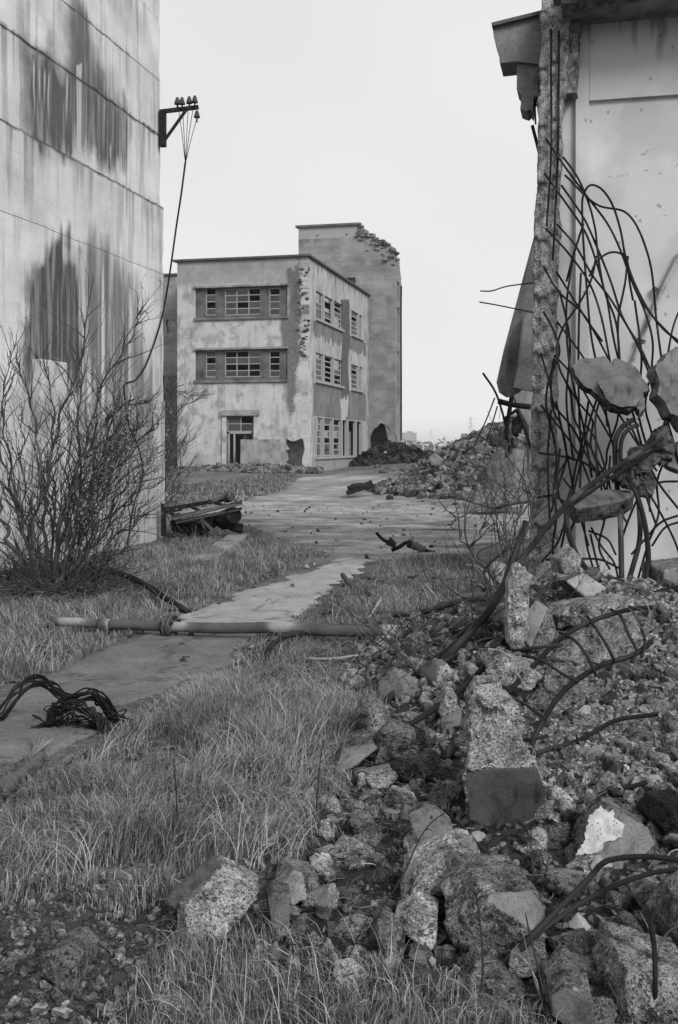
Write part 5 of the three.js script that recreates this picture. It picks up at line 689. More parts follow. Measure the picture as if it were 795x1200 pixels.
pxl([[428, 730], [456, 722], [486, 718], [520, 706], [560, 697]], gd(428, 732), gd(555, 702), 0.036, 'thick charred branch lying toward the heap', 'branch', mBark, 'branch', 0.6);
pxl([[444, 718], [470, 720], [500, 716], [540, 704], [580, 700]], gd(444, 722), gd(580, 712), 0.026, 'thin charred branch beside the thick one', 'branch', mBark, 'branch', 0.6);
pxl([[498, 684], [512, 700], [530, 716]], gd(500, 695, -0.3), gd(530, 722), 0.008, 'pale thin lath crossing the charred branches', 'stick', mWood, 'stick', 0.1);
pxl([[546, 552 + 110], [560, 664], [572, 676], [584, 700]], gd(548, 676), gd(584, 712), 0.012, 'forked pale stick on the heap margin', 'stick', mWood, 'stick', 0.1);
pxl([[358, 772], [390, 772], [420, 768]], gd(358, 774), gd(420, 772), 0.010, 'short pale lath in the grass below the pipe', 'stick', mWood, 'stick', 0.1);

for (const [l, label] of [[[[452, 744], [476, 732], [504, 724], [548, 706]], 'bent rod lying from the pipe end toward the post stump'], [[[470, 764], [498, 740], [528, 726], [568, 690]], 'long rod slanting up beside the charred timber'], [[[498, 802], [524, 778], [556, 766], [590, 740]], 'bent rod crossing the rubble below the charred timbers'], [[[428, 762], [446, 752], [462, 756], [484, 742]], 'short kinked rod in the thin grass beyond the pipe end'], [[[516, 842], [540, 822], [548, 800], [570, 770], [596, 752]], 'kinked rod leaning on the upright block'], [[[600, 900], [640, 884], [680, 872], [720, 850], [770, 842]], 'rod half sunk in the pale crushed concrete']]) pxl(l.map(([x, y]) => [x, y - 5]), gd(l[0][0], l[0][1], -0.02), gd(l[l.length - 1][0], l[l.length - 1][1], -0.15), 0.012, label, 'iron_rod', mRebar);

// ------------------------------------------------------------------ loose rubble: the pieces one can tell apart, then the grit
const rubGeo = []; for (let i = 0; i < 16; i++) rubGeo.push(rockGeo({ planes: rplanes(8 + (i % 5), i % 3 === 0 ? 2 : 0), detail: 8, rough: 0.075, freq: 2.6, seed: 3 + i * 2.1, uvs: 0.14, cap: 1.3, round: 0 }));
const rubFar = []; for (let i = 0; i < 8; i++) rubFar.push(rockGeo({ planes: rplanes(8 + (i % 4)), detail: 4, rough: 0.08, freq: 2.6, seed: 80 + i * 2.1, uvs: 0.3, cap: 1.3, round: 0, flat: true }));
const taken = [];
const TONE = ['dark', 'dusky', 'grey', 'light grey', 'pale'];
function chunk(geo, x, y, z, s, where, group, k, sink = 0.3) {
  const d_ = s * FL / depthOf(x, z), label = (d_ > 11 ? 'large ' : d_ > 6.5 ? 'middling ' : 'small ') + TONE[k] + (geo.userData.two ? ' chunk with a smooth cast side ' : ' rough chunk ') + where;
  const two = geo.userData.two, o = shade(new THREE.Mesh(geo, two ? [mRub[k], mRubC[k % 4]] : mRub[k])); o.name = nm('rubble_chunk'); o.position.set(x, y + s * (0.5 - sink), z); o.rotation.set(rr(-0.6, 0.6), rr(0, 6.28), rr(-0.6, 0.6)); o.scale.set(s * rr(0.8, 1.3), s * rr(0.55, 0.95), s * rr(0.8, 1.3)); scene.add(o); tag(o, label, 'rubble', group);
}
const PRUB = [[345, 1200], [340, 1060], [372, 980], [395, 905], [392, 850], [430, 790], [480, 768], [560, 720], [590, 685], [640, 655], [830, 640], [830, 1210]];
const HEROBOX = [[545, 800, 632, 972], [470, 990, 634, 1112], [205, 1010, 306, 1114], [672, 940, 760, 1006], [706, 1112, 830, 1210], [528, 1146, 622, 1210], [760, 655, 830, 772]];
let made = 0;
for (let i = 0; i < 4000 && made < 205; i++) {
  const px = rr(335, 830), py = 640 + 570 * Math.pow(rnd(), 0.9); if (!inPoly(px, py, PRUB)) continue; if (HEROBOX.some(([a, b, c, d]) => px > a && px < c && py > b && py < d)) continue;
  const g = G(px, py), d = depthOf(g.x, g.z), size = 6 + 23 * Math.pow(rnd(), 2.0); if (taken.some(([a, b, r]) => Math.hypot(a - px, b - py) < (r + size) * 0.62)) continue; taken.push([px, py, size]);
  const gritty = px > 620 && py < 960; chunk(rubGeo[made % 16], g.x, g.y, g.z, size * (gritty ? 0.7 : 1) * d / FL, px > 640 && py < 800 ? 'at the foot of the pale wall' : px < 545 ? 'where the grass meets the rubble' : 'in the rubble around the boulders', px > 640 && py < 800 ? 'chunks at the foot of the pale wall' : px < 545 ? 'chunks along the grass edge' : 'chunks in the near rubble', Math.floor(rnd() * 5)); made++;
}
for (const [px, py, s] of [[70, 1172, 9], [48, 1186, 11], [76, 1190, 10], [130, 1187, 14], [200, 1192, 24], [280, 1175, 12], [20, 1098, 6], [150, 1095, 6], [155, 1145, 6], [10, 1195, 9], [112, 1052, 6], [386, 1188, 12], [66, 768, 3], [214, 776, 6], [218, 772, 5], [118, 711, 3], [290, 782, 9], [94, 794, 3], [290, 760, 4], [230, 906, 2], [62, 904, 6], [36, 905, 5]]) { const g = G(px, py), d = depthOf(g.x, g.z); chunk(rubGeo[Math.floor(rnd() * 16)], g.x, g.y, g.z, s * d / FL, py < 930 ? 'lying loose by the path' : 'lying on the bare soil', py < 930 ? 'stray stones by the path' : 'stones on the bare soil', 2 + Math.floor(rnd() * 3)); }
made = 0;
for (let i = 0; i < 3000 && made < 62; i++) { const px = rr(430, 640), py = rr(506, 592); if (py < 560 - (px - 430) * 0.28 || py > 592 - Math.max(0, 470 - px) * 0.3) continue; const g = G(px, py), d = depthOf(g.x, g.z); if (d > 45 || d < 22) continue; chunk(rubFar[made % 8], g.x, g.y, g.z, rr(1.6, 5) * d / FL, 'in the heap across the yard', 'chunks in the heap across the yard', Math.floor(Math.pow(rnd(), 1.6) * 5)); made++; }
for (let i = 0; i < 22; i++) { const px = rr(428, 484), py = rr(522, 556), g = G(px, py), d = Math.min(depthOf(g.x, g.z), 81.5), q = W(px, py, d); chunk(rubFar[i % 8], q.x, H(q.x, q.z), q.z, rr(2.5, 5.5) * d / FL, 'under the hole in the stair tower', 'debris under the tower hole', Math.floor(rnd() * 3)); }
for (let i = 0; i < 26; i++) { const px = rr(206, 362), g = W(px, 552, rr(63, 65.3)); chunk(rubFar[i % 8], g.x, H(g.x, g.z), g.z, rr(1.2, 3.8) * 64 / FL, 'along the foot of the office block', 'debris along the office block', Math.floor(rnd() * 4)); }
for (const [a, b] of [[[466, 533], [479, 556]], [[470, 530], [483, 548]], [[430, 552], [452, 530]], [[446, 556], [462, 536]], [[404, 552], [416, 558]]]) one('broken_joist', barGeo(W(a[0], a[1], 79), W(b[0], b[1], 77), 0.22, 0.14), tint(mCast, a[0] === 404 ? 1.6 : rr(0.3, 0.8)), a[0] === 404 ? 'pale plank lying before the office block side wall' : 'broken joist sticking out of the debris under the tower', 'timber', a[0] === 404 ? undefined : 'joists under the tower');
function scatter(name, n, geo, m, pick, size, label, tone = [0.7, 1.4]) { // grit nobody could count
  const I = new THREE.InstancedMesh(geo, m, n), M = new THREE.Matrix4(), q = new THREE.Quaternion(), e = new THREE.Euler(); let k = 0;
  for (let t = 0; k < n && t < n * 30; t++) { const p = pick(); if (!p) continue; const s = size(p); e.set(rr(0, 6.28), rr(0, 6.28), rr(0, 6.28)); M.compose(V(p[0], p[1] + s * 0.2, p[2]), q.setFromEuler(e), V(s * rr(0.7, 1.3), s * rr(0.6, 1), s * rr(0.7, 1.3))); I.setMatrixAt(k, M); I.setColorAt(k, grey(rr(...tone))); k++; }
  I.count = k; I.name = name; I.userData.kind = 'stuff'; I.userData.label = label; shade(I); scene.add(I); return I;
}
const tiny = rockGeo({ planes: rplanes(8), detail: 2, rough: 0.06, freq: 3, seed: 5, uvs: 0.08, cap: 1.3, round: 0, flat: true }), tiny2 = rockGeo({ planes: rplanes(7), detail: 2, rough: 0.08, freq: 3, seed: 15, uvs: 0.08, cap: 1.3, round: 0, flat: true });
const shard = rockGeo({ planes: rplanes(8), detail: 4, rough: 0.05, freq: 4, seed: 25, uvs: 0.1, cap: 1.3, round: 0, flat: true }), shard2 = rockGeo({ planes: rplanes(7), detail: 4, rough: 0.07, freq: 4, seed: 45, uvs: 0.1, cap: 1.35, round: 0, flat: true }), sliver = rockGeo({ planes: rplanes(8), detail: 3, rough: 0.04, freq: 3, seed: 35, uvs: 0.1, cap: 1.25, round: 0, flat: true }); sliver.scale(1.2, 0.35, 0.8);
const inRub = () => { const d = 3 + 9.5 * Math.pow(rnd(), 0.8), l = rr(-0.6, 5); const x = l * CO - d * SI, z = -l * SI - d * CO; const s = sdPoly(x, z, ZRUB); if (s < (rnd() - 0.7) * 0.5) return null; return [x, H(x, z), z]; };
scatter('rubble_grit', 34000, tiny, mRub[3], inRub, () => 0.004 + 0.018 * Math.pow(rnd(), 3), 'fine concrete grit between the near rubble chunks', [0.2, 1.5]);
scatter('rubble_lumps', 2600, shard2, mRub[3], inRub, () => 0.014 + 0.05 * Math.pow(rnd(), 2.2), 'angular lumps of broken concrete in the near rubble', [0.3, 1.9]);
scatter('rubble_gravel', 2200, shard, mRub[3], inRub, () => 0.016 + 0.045 * Math.pow(rnd(), 2.4), 'fist-sized and smaller broken concrete in the near rubble', [0.25, 1.5]);
scatter('rubble_slivers', 3600, sliver, mRubC[2], inRub, () => 0.012 + 0.04 * Math.pow(rnd(), 2.5), 'slivers of tile and plaster in the near rubble', [0.2, 1.4]);
{ // crushed pale concrete on the right of the heap
  const dust = () => { const d = rr(4.2, 8.5), l = rr(0.6, 4.5), x = l * CO - d * SI, z = -l * SI - d * CO; return sdPoly(x, z, ZDUST) > (rnd() - 0.5) * 0.9 ? [x, H(x, z), z] : null; };
  scatter('crushed_concrete', 34000, tiny, mRub[4], dust, () => 0.004 + 0.016 * Math.pow(rnd(), 3), 'pale crushed concrete below the broken beam', [0.6, 2.0]);
}
scatter('soil_pebbles', 5200, tiny, mRub[3], () => { const d = rr(2.7, 5), l = rr(-2.2, -0.2), x = l * CO - d * SI, z = -l * SI - d * CO; return sdPoly(x, z, ZSOIL) > (rnd() - 0.6) * 0.6 ? [x, H(x, z), z] : null; }, () => 0.004 + 0.018 * Math.pow(rnd(), 4), 'pebbles in the bare soil', [0.4, 1.6]);
scatter('yard_pebbles', 1500, tiny, mRub[3], () => { const d = rr(6, 30), l = rr(-4, 4.5), x = l * CO - d * SI, z = -l * SI - d * CO; return [x, H(x, z), z]; }, (p) => 0.006 + 0.03 * Math.pow(rnd(), 6) * Math.min(1.6, depthOf(p[0], p[2]) / 10), 'small stones strewn over path and yard', [0.4, 1.8]);
const inHeap = (cl, sl, cd, sd) => { const l = cl + (rnd() + rnd() - 1) * sl * 2, d = cd + (rnd() + rnd() - 1) * sd * 2, x = l * CO - d * SI, z = -l * SI - d * CO; return Hs(x, z) < 0.12 ? null : [x, H(x, z), z]; };
scatter('heap_rubble', 19000, shard, mRub[2], () => inHeap(5.5, 4, 34, 5), () => 0.035 + 0.15 * Math.pow(rnd(), 3), 'mass of broken brick in the heap across the yard', [0.15, 1.5]);
scatter('tower_debris', 2200, tiny2, mRub[0], () => inHeap(4.5, 3, 79, 2.2), () => 0.1 + 0.35 * Math.pow(rnd(), 3), 'mass of dark debris under the stair tower', [0.1, 0.8]);
scatter('block_debris', 2500, tiny2, mRub[2], () => { const l = rr(-11, -1), d = rr(63, 65.6), x = l * CO - d * SI, z = -l * SI - d * CO; return z < ZK + 0.1 ? null : [x, H(x, z), z]; }, () => 0.06 + 0.18 * Math.pow(rnd(), 3), 'strip of debris along the office block', [0.25, 1.8]);
console.log('rubble');

// ------------------------------------------------------------------ bare shrubs, weeds, grass
function prism(P, I, a, b, r0, r1, n = 4) { // one tapered twig segment into shared arrays
  const T = b.clone().sub(a).normalize(), N = (Math.abs(T.y) < 0.9 ? V(0, 1, 0) : V(1, 0, 0)).cross(T).normalize(), B = T.clone().cross(N), s = P.length / 3;
  for (const [c, r] of [[a, r0], [b, r1]]) for (let k = 0; k < n; k++) { const t = k / n * 6.283; P.push(c.x + (N.x * Math.cos(t) + B.x * Math.sin(t)) * r, c.y + (N.y * Math.cos(t) + B.y * Math.sin(t)) * r, c.z + (N.z * Math.cos(t) + B.z * Math.sin(t)) * r); }
  for (let k = 0; k < n; k++) { const q = (k + 1) % n; I.push(s + k, s + q, s + n + k, s + q, s + n + q, s + n + k); }
}
const fromPI = (P, I) => { const g = new THREE.BufferGeometry(); g.setAttribute('position', new THREE.Float32BufferAttribute(P, 3)); g.setAttribute('uv', new THREE.Float32BufferAttribute(new Float32Array(P.length / 3 * 2), 2)); g.setIndex(I); g.computeVertexNormals(); return g; };
function shrub(name, label, stems, density, budChance, depthSpread) {
  const o = thing(name, stems[0][0].clone(), label, 'shrub'), TP = [], TI = [], BP = [], BI = [];
  const bud = (p) => { for (let q = 0; q < 2; q++) { const s = rr(0.006, 0.016), a = V(rr(-1, 1), rr(-1, 1), rr(-1, 1)).normalize(), b = V(rr(-1, 1), rr(-0.2, 1), rr(-1, 1)).normalize(), i = BP.length / 3; for (const v of [p, p.clone().addScaledVector(a, s), p.clone().addScaledVector(b, s * 2), p.clone().addScaledVector(a, -s * 0.6).addScaledVector(b, s)]) BP.push(v.x, v.y, v.z); BI.push(i, i + 1, i + 2, i, i + 2, i + 3); } };
  const grow = (p, dir, len, r, lvl) => {
    const n = Math.max(3, Math.round(len / 0.09)); let q = p.clone(), dv = dir.clone();
    for (let i = 0; i < n; i++) {
      dv.add(V(rr(-1, 1), rr(-0.8, 1.1), rr(-1, 1)).multiplyScalar(0.26)).normalize(); const e = q.clone().addScaledVector(dv, len / n), ra = r * (1 - 0.7 * i / n), rb = r * (1 - 0.7 * (i + 1) / n); prism(TP, TI, q, e, ra, rb, lvl > 1 ? 3 : 4);
      if (lvl < 3 && i > 0 && rnd() < density[lvl]) { const sd = V(rr(-1, 1), rr(-0.2, 0.9), rr(-1, 1)).addScaledVector(dv, 1.1).normalize(); grow(e, sd, len * rr(0.3, 0.6), Math.max(0.003, rb * 0.65), lvl + 1); }
      if (lvl >= 1 && rnd() < budChance(e)) bud(e);
      q = e;
    }
  };
  for (const l0 of stems) {
    const l = new THREE.CatmullRomCurve3(l0).getPoints(l0.length * 3).map((q, i) => (i ? q.add(V(rr(-1, 1), rr(-0.6, 0.6), rr(-1, 1)).multiplyScalar(0.042)) : q)); l.r = l0.r; l.dense = l0.dense;
    const r = l.r || 0.014, cur = new THREE.CatmullRomCurve3(l), L = cur.getLength(); part(o, 'stem', tubeGeo(l, r, r * 0.25, l.length * 3, 6, 0.4), mBark);
    const n = Math.round(L / 0.045); for (let i = Math.round(n * 0.16); i <= n; i++) { if (rnd() > (l.dense || 0.6)) continue; const t = i / n, p = cur.getPoint(Math.min(1, t)), T = cur.getTangent(Math.min(1, t)), sd = V(rr(-1, 1), rr(-0.15, 0.8), rr(-1, 1)).addScaledVector(T, 1.2).normalize(); grow(p, sd, rr(0.25, 0.75) * (1.15 - 0.6 * t), r * rr(0.22, 0.4) * (1.1 - 0.6 * t) + 0.0025, 1); }
  }
  part(o, 'twigs', fromPI(TP, TI), mTwig).userData.kind = 'stuff'; if (BP.length) part(o, 'buds', fromPI(BP, BI), mat({ color: grey(0.2) })).userData.kind = 'stuff'; return o;
}
{
  const dB = GD(80, 694), st = (l, r, dense, o = 0, o2 = 0) => { const q = l.map(([x, y], i) => W(x, y, dB + o + (o2 - o) * i / (l.length - 1))); q.r = r; q.dense = dense; return q; };
  shrub('bare_shrub', 'large leafless shrub of many thin stems before the stained building', [
    st([[62, 700], [44, 676], [18, 648], [4, 612], [0, 580]], 0.04, 0.3, 0, 0.2), st([[48, 690], [40, 640], [48, 592], [44, 520], [30, 452], [18, 420]], 0.022, 0.6, -0.1, -0.3), st([[58, 694], [52, 620], [56, 560], [70, 490], [96, 420], [108, 352]], 0.024, 0.6, 0.1, 0.4), st([[62, 694], [64, 620], [60, 560], [62, 480], [52, 416]], 0.02, 0.6, 0.2, 0.5),
    st([[70, 694], [72, 610], [88, 560], [112, 510], [140, 476], [172, 470]], 0.034, 0.6, 0, -0.3), st([[76, 694], [82, 640], [108, 582], [134, 540], [160, 520], [190, 498]], 0.018, 0.7, -0.2, -0.6), st([[80, 694], [94, 650], [126, 600], [152, 566], [172, 556]], 0.016, 0.8, -0.2, -0.7), st([[66, 694], [70, 640], [100, 520], [126, 440], [156, 388], [164, 366]], 0.02, 0.6, 0.3, 0.6), st([[84, 696], [108, 660], [138, 630], [158, 610], [170, 590]], 0.014, 0.9, -0.1, -0.5), st([[72, 696], [90, 600], [96, 520], [92, 450], [98, 400]], 0.018, 0.6, 0.1, 0.3), st([[80, 696], [98, 620], [110, 560], [130, 500], [136, 440]], 0.016, 0.8, 0, 0), st([[56, 696], [30, 630], [10, 560], [-14, 490], [-30, 430]], 0.02, 0.6, 0, 0.1), st([[50, 698], [20, 600], [8, 520], [2, 460], [14, 400]], 0.018, 0.6, 0.3, 0.4), st([[88, 698], [116, 668], [140, 650], [150, 640]], 0.012, 0.9, 0.2, 0.2), st([[76, 698], [104, 630], [122, 586], [146, 556], [180, 540]], 0.014, 0.8, 0.4, 0.6), st([[66, 698], [84, 654], [92, 640], [100, 620]], 0.03, 0.5, -0.3, -0.4), st([[84, 698], [112, 640], [136, 600], [160, 580], [182, 566]], 0.011, 0.95, 0.1, -0.3), st([[82, 698], [104, 650], [124, 620], [150, 606], [176, 606]], 0.01, 0.95, -0.3, -0.6), st([[80, 698], [100, 600], [120, 540], [148, 510], [168, 500]], 0.012, 0.95, 0.2, 0.2), st([[84, 698], [110, 600], [128, 560], [150, 530], [160, 500]], 0.011, 0.95, -0.1, -0.3), st([[74, 698], [84, 620], [104, 560], [124, 520], [150, 490]], 0.012, 0.95, -0.2, -0.4), st([[60, 698], [40, 650], [30, 600], [26, 540], [30, 490]], 0.012, 0.9, 0.1, 0), st([[78, 698], [82, 640], [76, 580], [84, 520], [80, 470]], 0.012, 0.9, 0, 0),
  ], [0.6, 0.5, 0.4], (p) => { const [x, y] = toPx(p.x, p.y, p.z); return x > 95 && y > 470 ? 0.5 : 0.06; });
  const br = (x, y, a, l) => { const g = G(x, y); g.y += rr(0.01, 0.12); const q = [g, g.clone().add(V(Math.cos(a) * l * 0.5, rr(0.0, 0.16), Math.sin(a) * l * 0.5)), g.clone().add(V(Math.cos(a) * l, rr(-0.02, 0.1), Math.sin(a) * l))]; q.r = rr(0.008, 0.016); q.dense = 0.9; return q; };
  { const l = []; for (let i = 0; i < 46; i++) l.push(br(rr(-20, 112), rr(684, 714) - (i % 3) * 4, rr(0, 6.28), rr(0.3, 0.8))); shrub('brush_pile', 'low heap of dead brushwood lying round the foot of the large shrub', l, [0.5, 0.3, 0.2], () => 0.02); }
  const d2 = GD(196, 602) + 1, s2 = (l, r) => { const q = l.map(([x, y]) => W(x, y, d2)); q.r = r; q.dense = 0.95; return q; };
  shrub('bare_shrub', 'smaller leafless shrub peeping out behind the tall building corner', [s2([[184, 606], [192, 550], [200, 500], [212, 478], [236, 468]], 0.014), s2([[184, 606], [196, 570], [208, 530], [222, 500]], 0.012), s2([[182, 606], [190, 520], [196, 470], [204, 440]], 0.012), s2([[186, 606], [204, 580], [216, 560], [226, 540]], 0.01), s2([[180, 560], [196, 458], [216, 462], [240, 465]], 0.01), s2([[182, 606], [194, 556], [204, 512], [210, 480]], 0.011), s2([[184, 606], [200, 556], [214, 524], [228, 516]], 0.01), s2([[182, 606], [198, 590], [210, 584], [220, 580]], 0.01), s2([[180, 606], [192, 540], [198, 500], [200, 460]], 0.012), s2([[184, 606], [204, 566], [212, 546], [218, 520]], 0.01)], [0.5, 0.4, 0.25], () => 0.25);
  const d3 = GD(575, 720), s3 = (l, r, o = 0, dense = 0.35) => { const q = l.map(([x, y]) => W(x, y, d3 + o)); q.r = r; q.dense = dense; return q; };
  shrub('dead_sapling', 'thin dead saplings rising from the heap before the torn column', [s3([[584, 716], [570, 676], [552, 644], [534, 612], [528, 600]], 0.012), s3([[590, 716], [596, 660], [592, 600], [596, 560], [600, 520]], 0.01, 0.2), s3([[600, 716], [612, 650], [628, 590], [632, 560]], 0.009, 0.4), s3([[580, 716], [560, 672], [556, 640], [566, 616], [576, 614]], 0.012, -0.2), s3([[588, 716], [604, 640], [606, 590], [612, 560]], 0.009, 0.3), s3([[576, 712], [586, 650], [578, 610]], 0.008, 0.1)], [0.4, 0.3, 0.2], () => 0.02);
}
{
  const l = []; for (let i = 0; i < 30; i++) { const x = rr(470, 640), y = 780 - (x - 470) * 0.45 + rr(-26, 30), g = G(x, y), a = rr(-2.4, 0.6), h = rr(0.04, 0.2), q = [g, g.clone().addScaledVector(RIGHT, Math.cos(a) * 0.25).add(V(0, h, 0)).addScaledVector(FWD, rr(-0.15, 0.15)), g.clone().addScaledVector(RIGHT, Math.cos(a) * 0.6).add(V(0, h * rr(0.2, 1.3), 0)).addScaledVector(FWD, rr(-0.3, 0.3))]; q.r = rr(0.006, 0.013); q.dense = 0.3; l.push(q); }
  shrub('bramble_thicket', 'low dark tangle of dead brambles over the heap edge before the torn column', l, [0.45, 0.3, 0.2], () => 0.03);
}
// grass: every blade a bent ribbon rooted in the ground, tangled in clumps
const mGrass = mat({ color: grey(1), vertexColors: true, side: THREE.DoubleSide });
const AREA = { tall: flat([[-120, 1010], [0, 992], [50, 962], [84, 915], [104, 892], [150, 876], [230, 826], [300, 800], [390, 800], [412, 850], [392, 930], [372, 985], [340, 1020], [290, 1020], [180, 1050], [0, 1040], [-200, 1060]]), low: flat([[190, 1110], [290, 1085], [420, 1105], [520, 1150], [700, 1195], [760, 1330], [150, 1330]]), verge: flat([[-200, 700], [-20, 690], [60, 690], [200, 690], [236, 706], [130, 752], [50, 788], [-20, 815], [-200, 880]]), mid: flat([[185, 622], [230, 606], [300, 622], [340, 640], [385, 652], [330, 670], [240, 708], [180, 712], [60, 690], [110, 664], [185, 640]]), right: flat([[458, 658], [540, 650], [600, 690], [560, 716], [480, 768], [430, 790], [390, 806], [290, 800], [270, 788], [316, 758], [350, 735], [402, 694]]), far: flat([[185, 600], [200, 572], [300, 560], [350, 558], [330, 575], [260, 592]]), field: flat([[380, 531], [900, 531], [900, 548], [560, 548], [470, 545]]) };
function grass(name, n, h, w, area, label, tone, bare = 0.36) {
  const xs = area.map((p) => p[0]), zs = area.map((p) => p[1]), x0 = Math.min(...xs), x1 = Math.max(...xs), z0 = Math.min(...zs), z1 = Math.max(...zs), P = new Float32Array(n * 15), C = new Float32Array(n * 15), I = new Uint32Array(n * 9); let k = 0;
  for (let t = 0; k < n && t < n * 10; t++) {
    const x = rr(x0, x1), z = rr(z0, z1), e = sdPoly(x, z, area); if (e < -0.22 * rnd()) continue; const c = f2(x * 1.7 + 12, z * 1.7 + 3, 3) * 0.72 + f2(x * 7 + 2, z * 7 + 9, 2) * 0.28; if (c < bare + 0.12 * (rnd() - 0.5)) continue;
    const hh = h * rr(0.35, 1.15) * (0.3 + 1.25 * sst(0.36, 0.66, c)) * (0.5 + 0.5 * sst(-0.2, 0.3, e)), dir = f2(x * 0.9 + 33, z * 0.9 + 11, 3) * 14 + rr(-2.4, 2.4), ln = hh * (0.15 + 1.1 * rnd() * rnd()) * (rnd() < 0.15 ? 2.0 : 1), cx = Math.cos(dir), cz = Math.sin(dir), f = rr(0, 6.28), ww = w * rr(0.6, 1.4), wx = Math.cos(f) * ww, wz = Math.sin(f) * ww, y = H(x, z) - 0.004;
    P.set([x - wx, y, z - wz, x + wx, y, z + wz, x + cx * ln * 0.3 - wx * 0.8, y + hh * 0.62, z + cz * ln * 0.3 - wz * 0.8, x + cx * ln * 0.3 + wx * 0.8, y + hh * 0.62, z + cz * ln * 0.3 + wz * 0.8, x + cx * ln, y + hh * (0.98 - 0.3 * Math.min(1, ln / hh)), z + cz * ln], k * 15);
    const g = 0.155 * mix(tone[0], tone[1], Math.pow(rnd(), 1.5)) * (0.55 + 0.9 * f2(x * 2.4 + 70, z * 2.4 + 20, 3)); C.fill(g, k * 15, k * 15 + 15); const b = k * 5; I.set([b, b + 1, b + 2, b + 1, b + 3, b + 2, b + 2, b + 3, b + 4], k * 9); k++;
  }
  const g = new THREE.BufferGeometry(); g.setAttribute('position', new THREE.BufferAttribute(P.slice(0, k * 15), 3)); g.setAttribute('color', new THREE.BufferAttribute(C.slice(0, k * 15), 3)); g.setAttribute('uv', new THREE.BufferAttribute(new Float32Array(k * 10), 2)); g.setIndex(new THREE.BufferAttribute(I.slice(0, k * 9), 1)); g.computeVertexNormals();
  const o = shade(new THREE.Mesh(g, mGrass)); o.name = name; tag(o, label, 'grass', null, 'stuff'); scene.add(o);
}
grass('tall_grass', 70000, 0.135, 0.0014, AREA.tall, 'tall dry grass beside the near rubble', [0.25, 2.7], 0.46);
{ // long dead straws bending over the grass
  const P = [], I = [], C = [];
  const straw = (x, z, L, a, bend, w, g) => { let p = V(x, H(x, z), z), el = rr(1.1, 1.5), k = P.length / 3; const f = rr(0, 6.28), wx = Math.cos(f) * w, wz = Math.sin(f) * w; for (let i = 0; i <= 5; i++) { const q = 1 - 0.75 * i / 5; P.push(p.x - wx * q, p.y, p.z - wz * q, p.x + wx * q, p.y, p.z + wz * q); C.push(g, g, g, g, g, g); p = p.clone().add(V(Math.cos(a) * Math.cos(el), Math.sin(el), Math.sin(a) * Math.cos(el)).multiplyScalar(L / 5)); p.y = Math.max(p.y, H(p.x, p.z) + 0.01); el -= bend * rr(0.6, 1.4); a += rr(-0.15, 0.15); if (i < 5) { const b = k + i * 2; I.push(b, b + 1, b + 2, b + 1, b + 3, b + 2); } } };
  for (const [area, n, L, w] of [[AREA.tall, 4200, 0.3, 0.0014], [AREA.low, 700, 0.2, 0.0013], [AREA.verge, 3000, 0.3, 0.0022], [AREA.mid, 2500, 0.28, 0.0026], [AREA.right, 1500, 0.24, 0.002]]) { const xs = area.map((p) => p[0]), zs = area.map((p) => p[1]), x0 = Math.min(...xs), x1 = Math.max(...xs), z0 = Math.min(...zs), z1 = Math.max(...zs); for (let i = 0, t = 0; i < n && t < n * 10; t++) { const x = rr(x0, x1), z = rr(z0, z1); if (sdPoly(x, z, area) < 0 || f2(x * 1.9 + 52, z * 1.9 + 13, 3) < 0.45 + 0.1 * rnd()) continue; straw(x, z, L * rr(0.4, 1.15), f2(x * 1.1 + 3, z * 1.1 + 21, 3) * 14 + rr(-1.6, 1.6), rr(0.15, 0.75), w * rr(0.6, 1.5), rr(0.08, 0.46)); i++; } }
  const g = new THREE.BufferGeometry(); g.setAttribute('position', new THREE.Float32BufferAttribute(P, 3)); g.setAttribute('color', new THREE.Float32BufferAttribute(C, 3)); g.setAttribute('uv', new THREE.Float32BufferAttribute(new Float32Array(P.length / 3 * 2), 2)); g.setIndex(I); g.computeVertexNormals();
  const o = shade(new THREE.Mesh(g, mGrass)); o.name = 'dead_straw'; tag(o, 'long bent dead straws tangled through the grass', 'grass', null, 'stuff'); scene.add(o);
}
grass('low_grass', 11000, 0.075, 0.0013, AREA.low, 'short grass creeping over the near stones', [0.35, 2.4], 0.49);
grass('verge_grass', 40000, 0.13, 0.0024, AREA.verge, 'rough verge of grass under the shrub', [0.35, 2.3], 0.41);
grass('path_grass', 42000, 0.12, 0.003, AREA.mid, 'rough grass between path and wreck', [0.35, 2.3], 0.42);
grass('yard_grass', 26000, 0.065, 0.0022, AREA.right, 'thin grass between path and heap', [0.35, 2.3], 0.45);
grass('far_grass', 22000, 0.16, 0.012, AREA.far, 'patchy grass near the office block', [0.35, 2.0], 0.46);
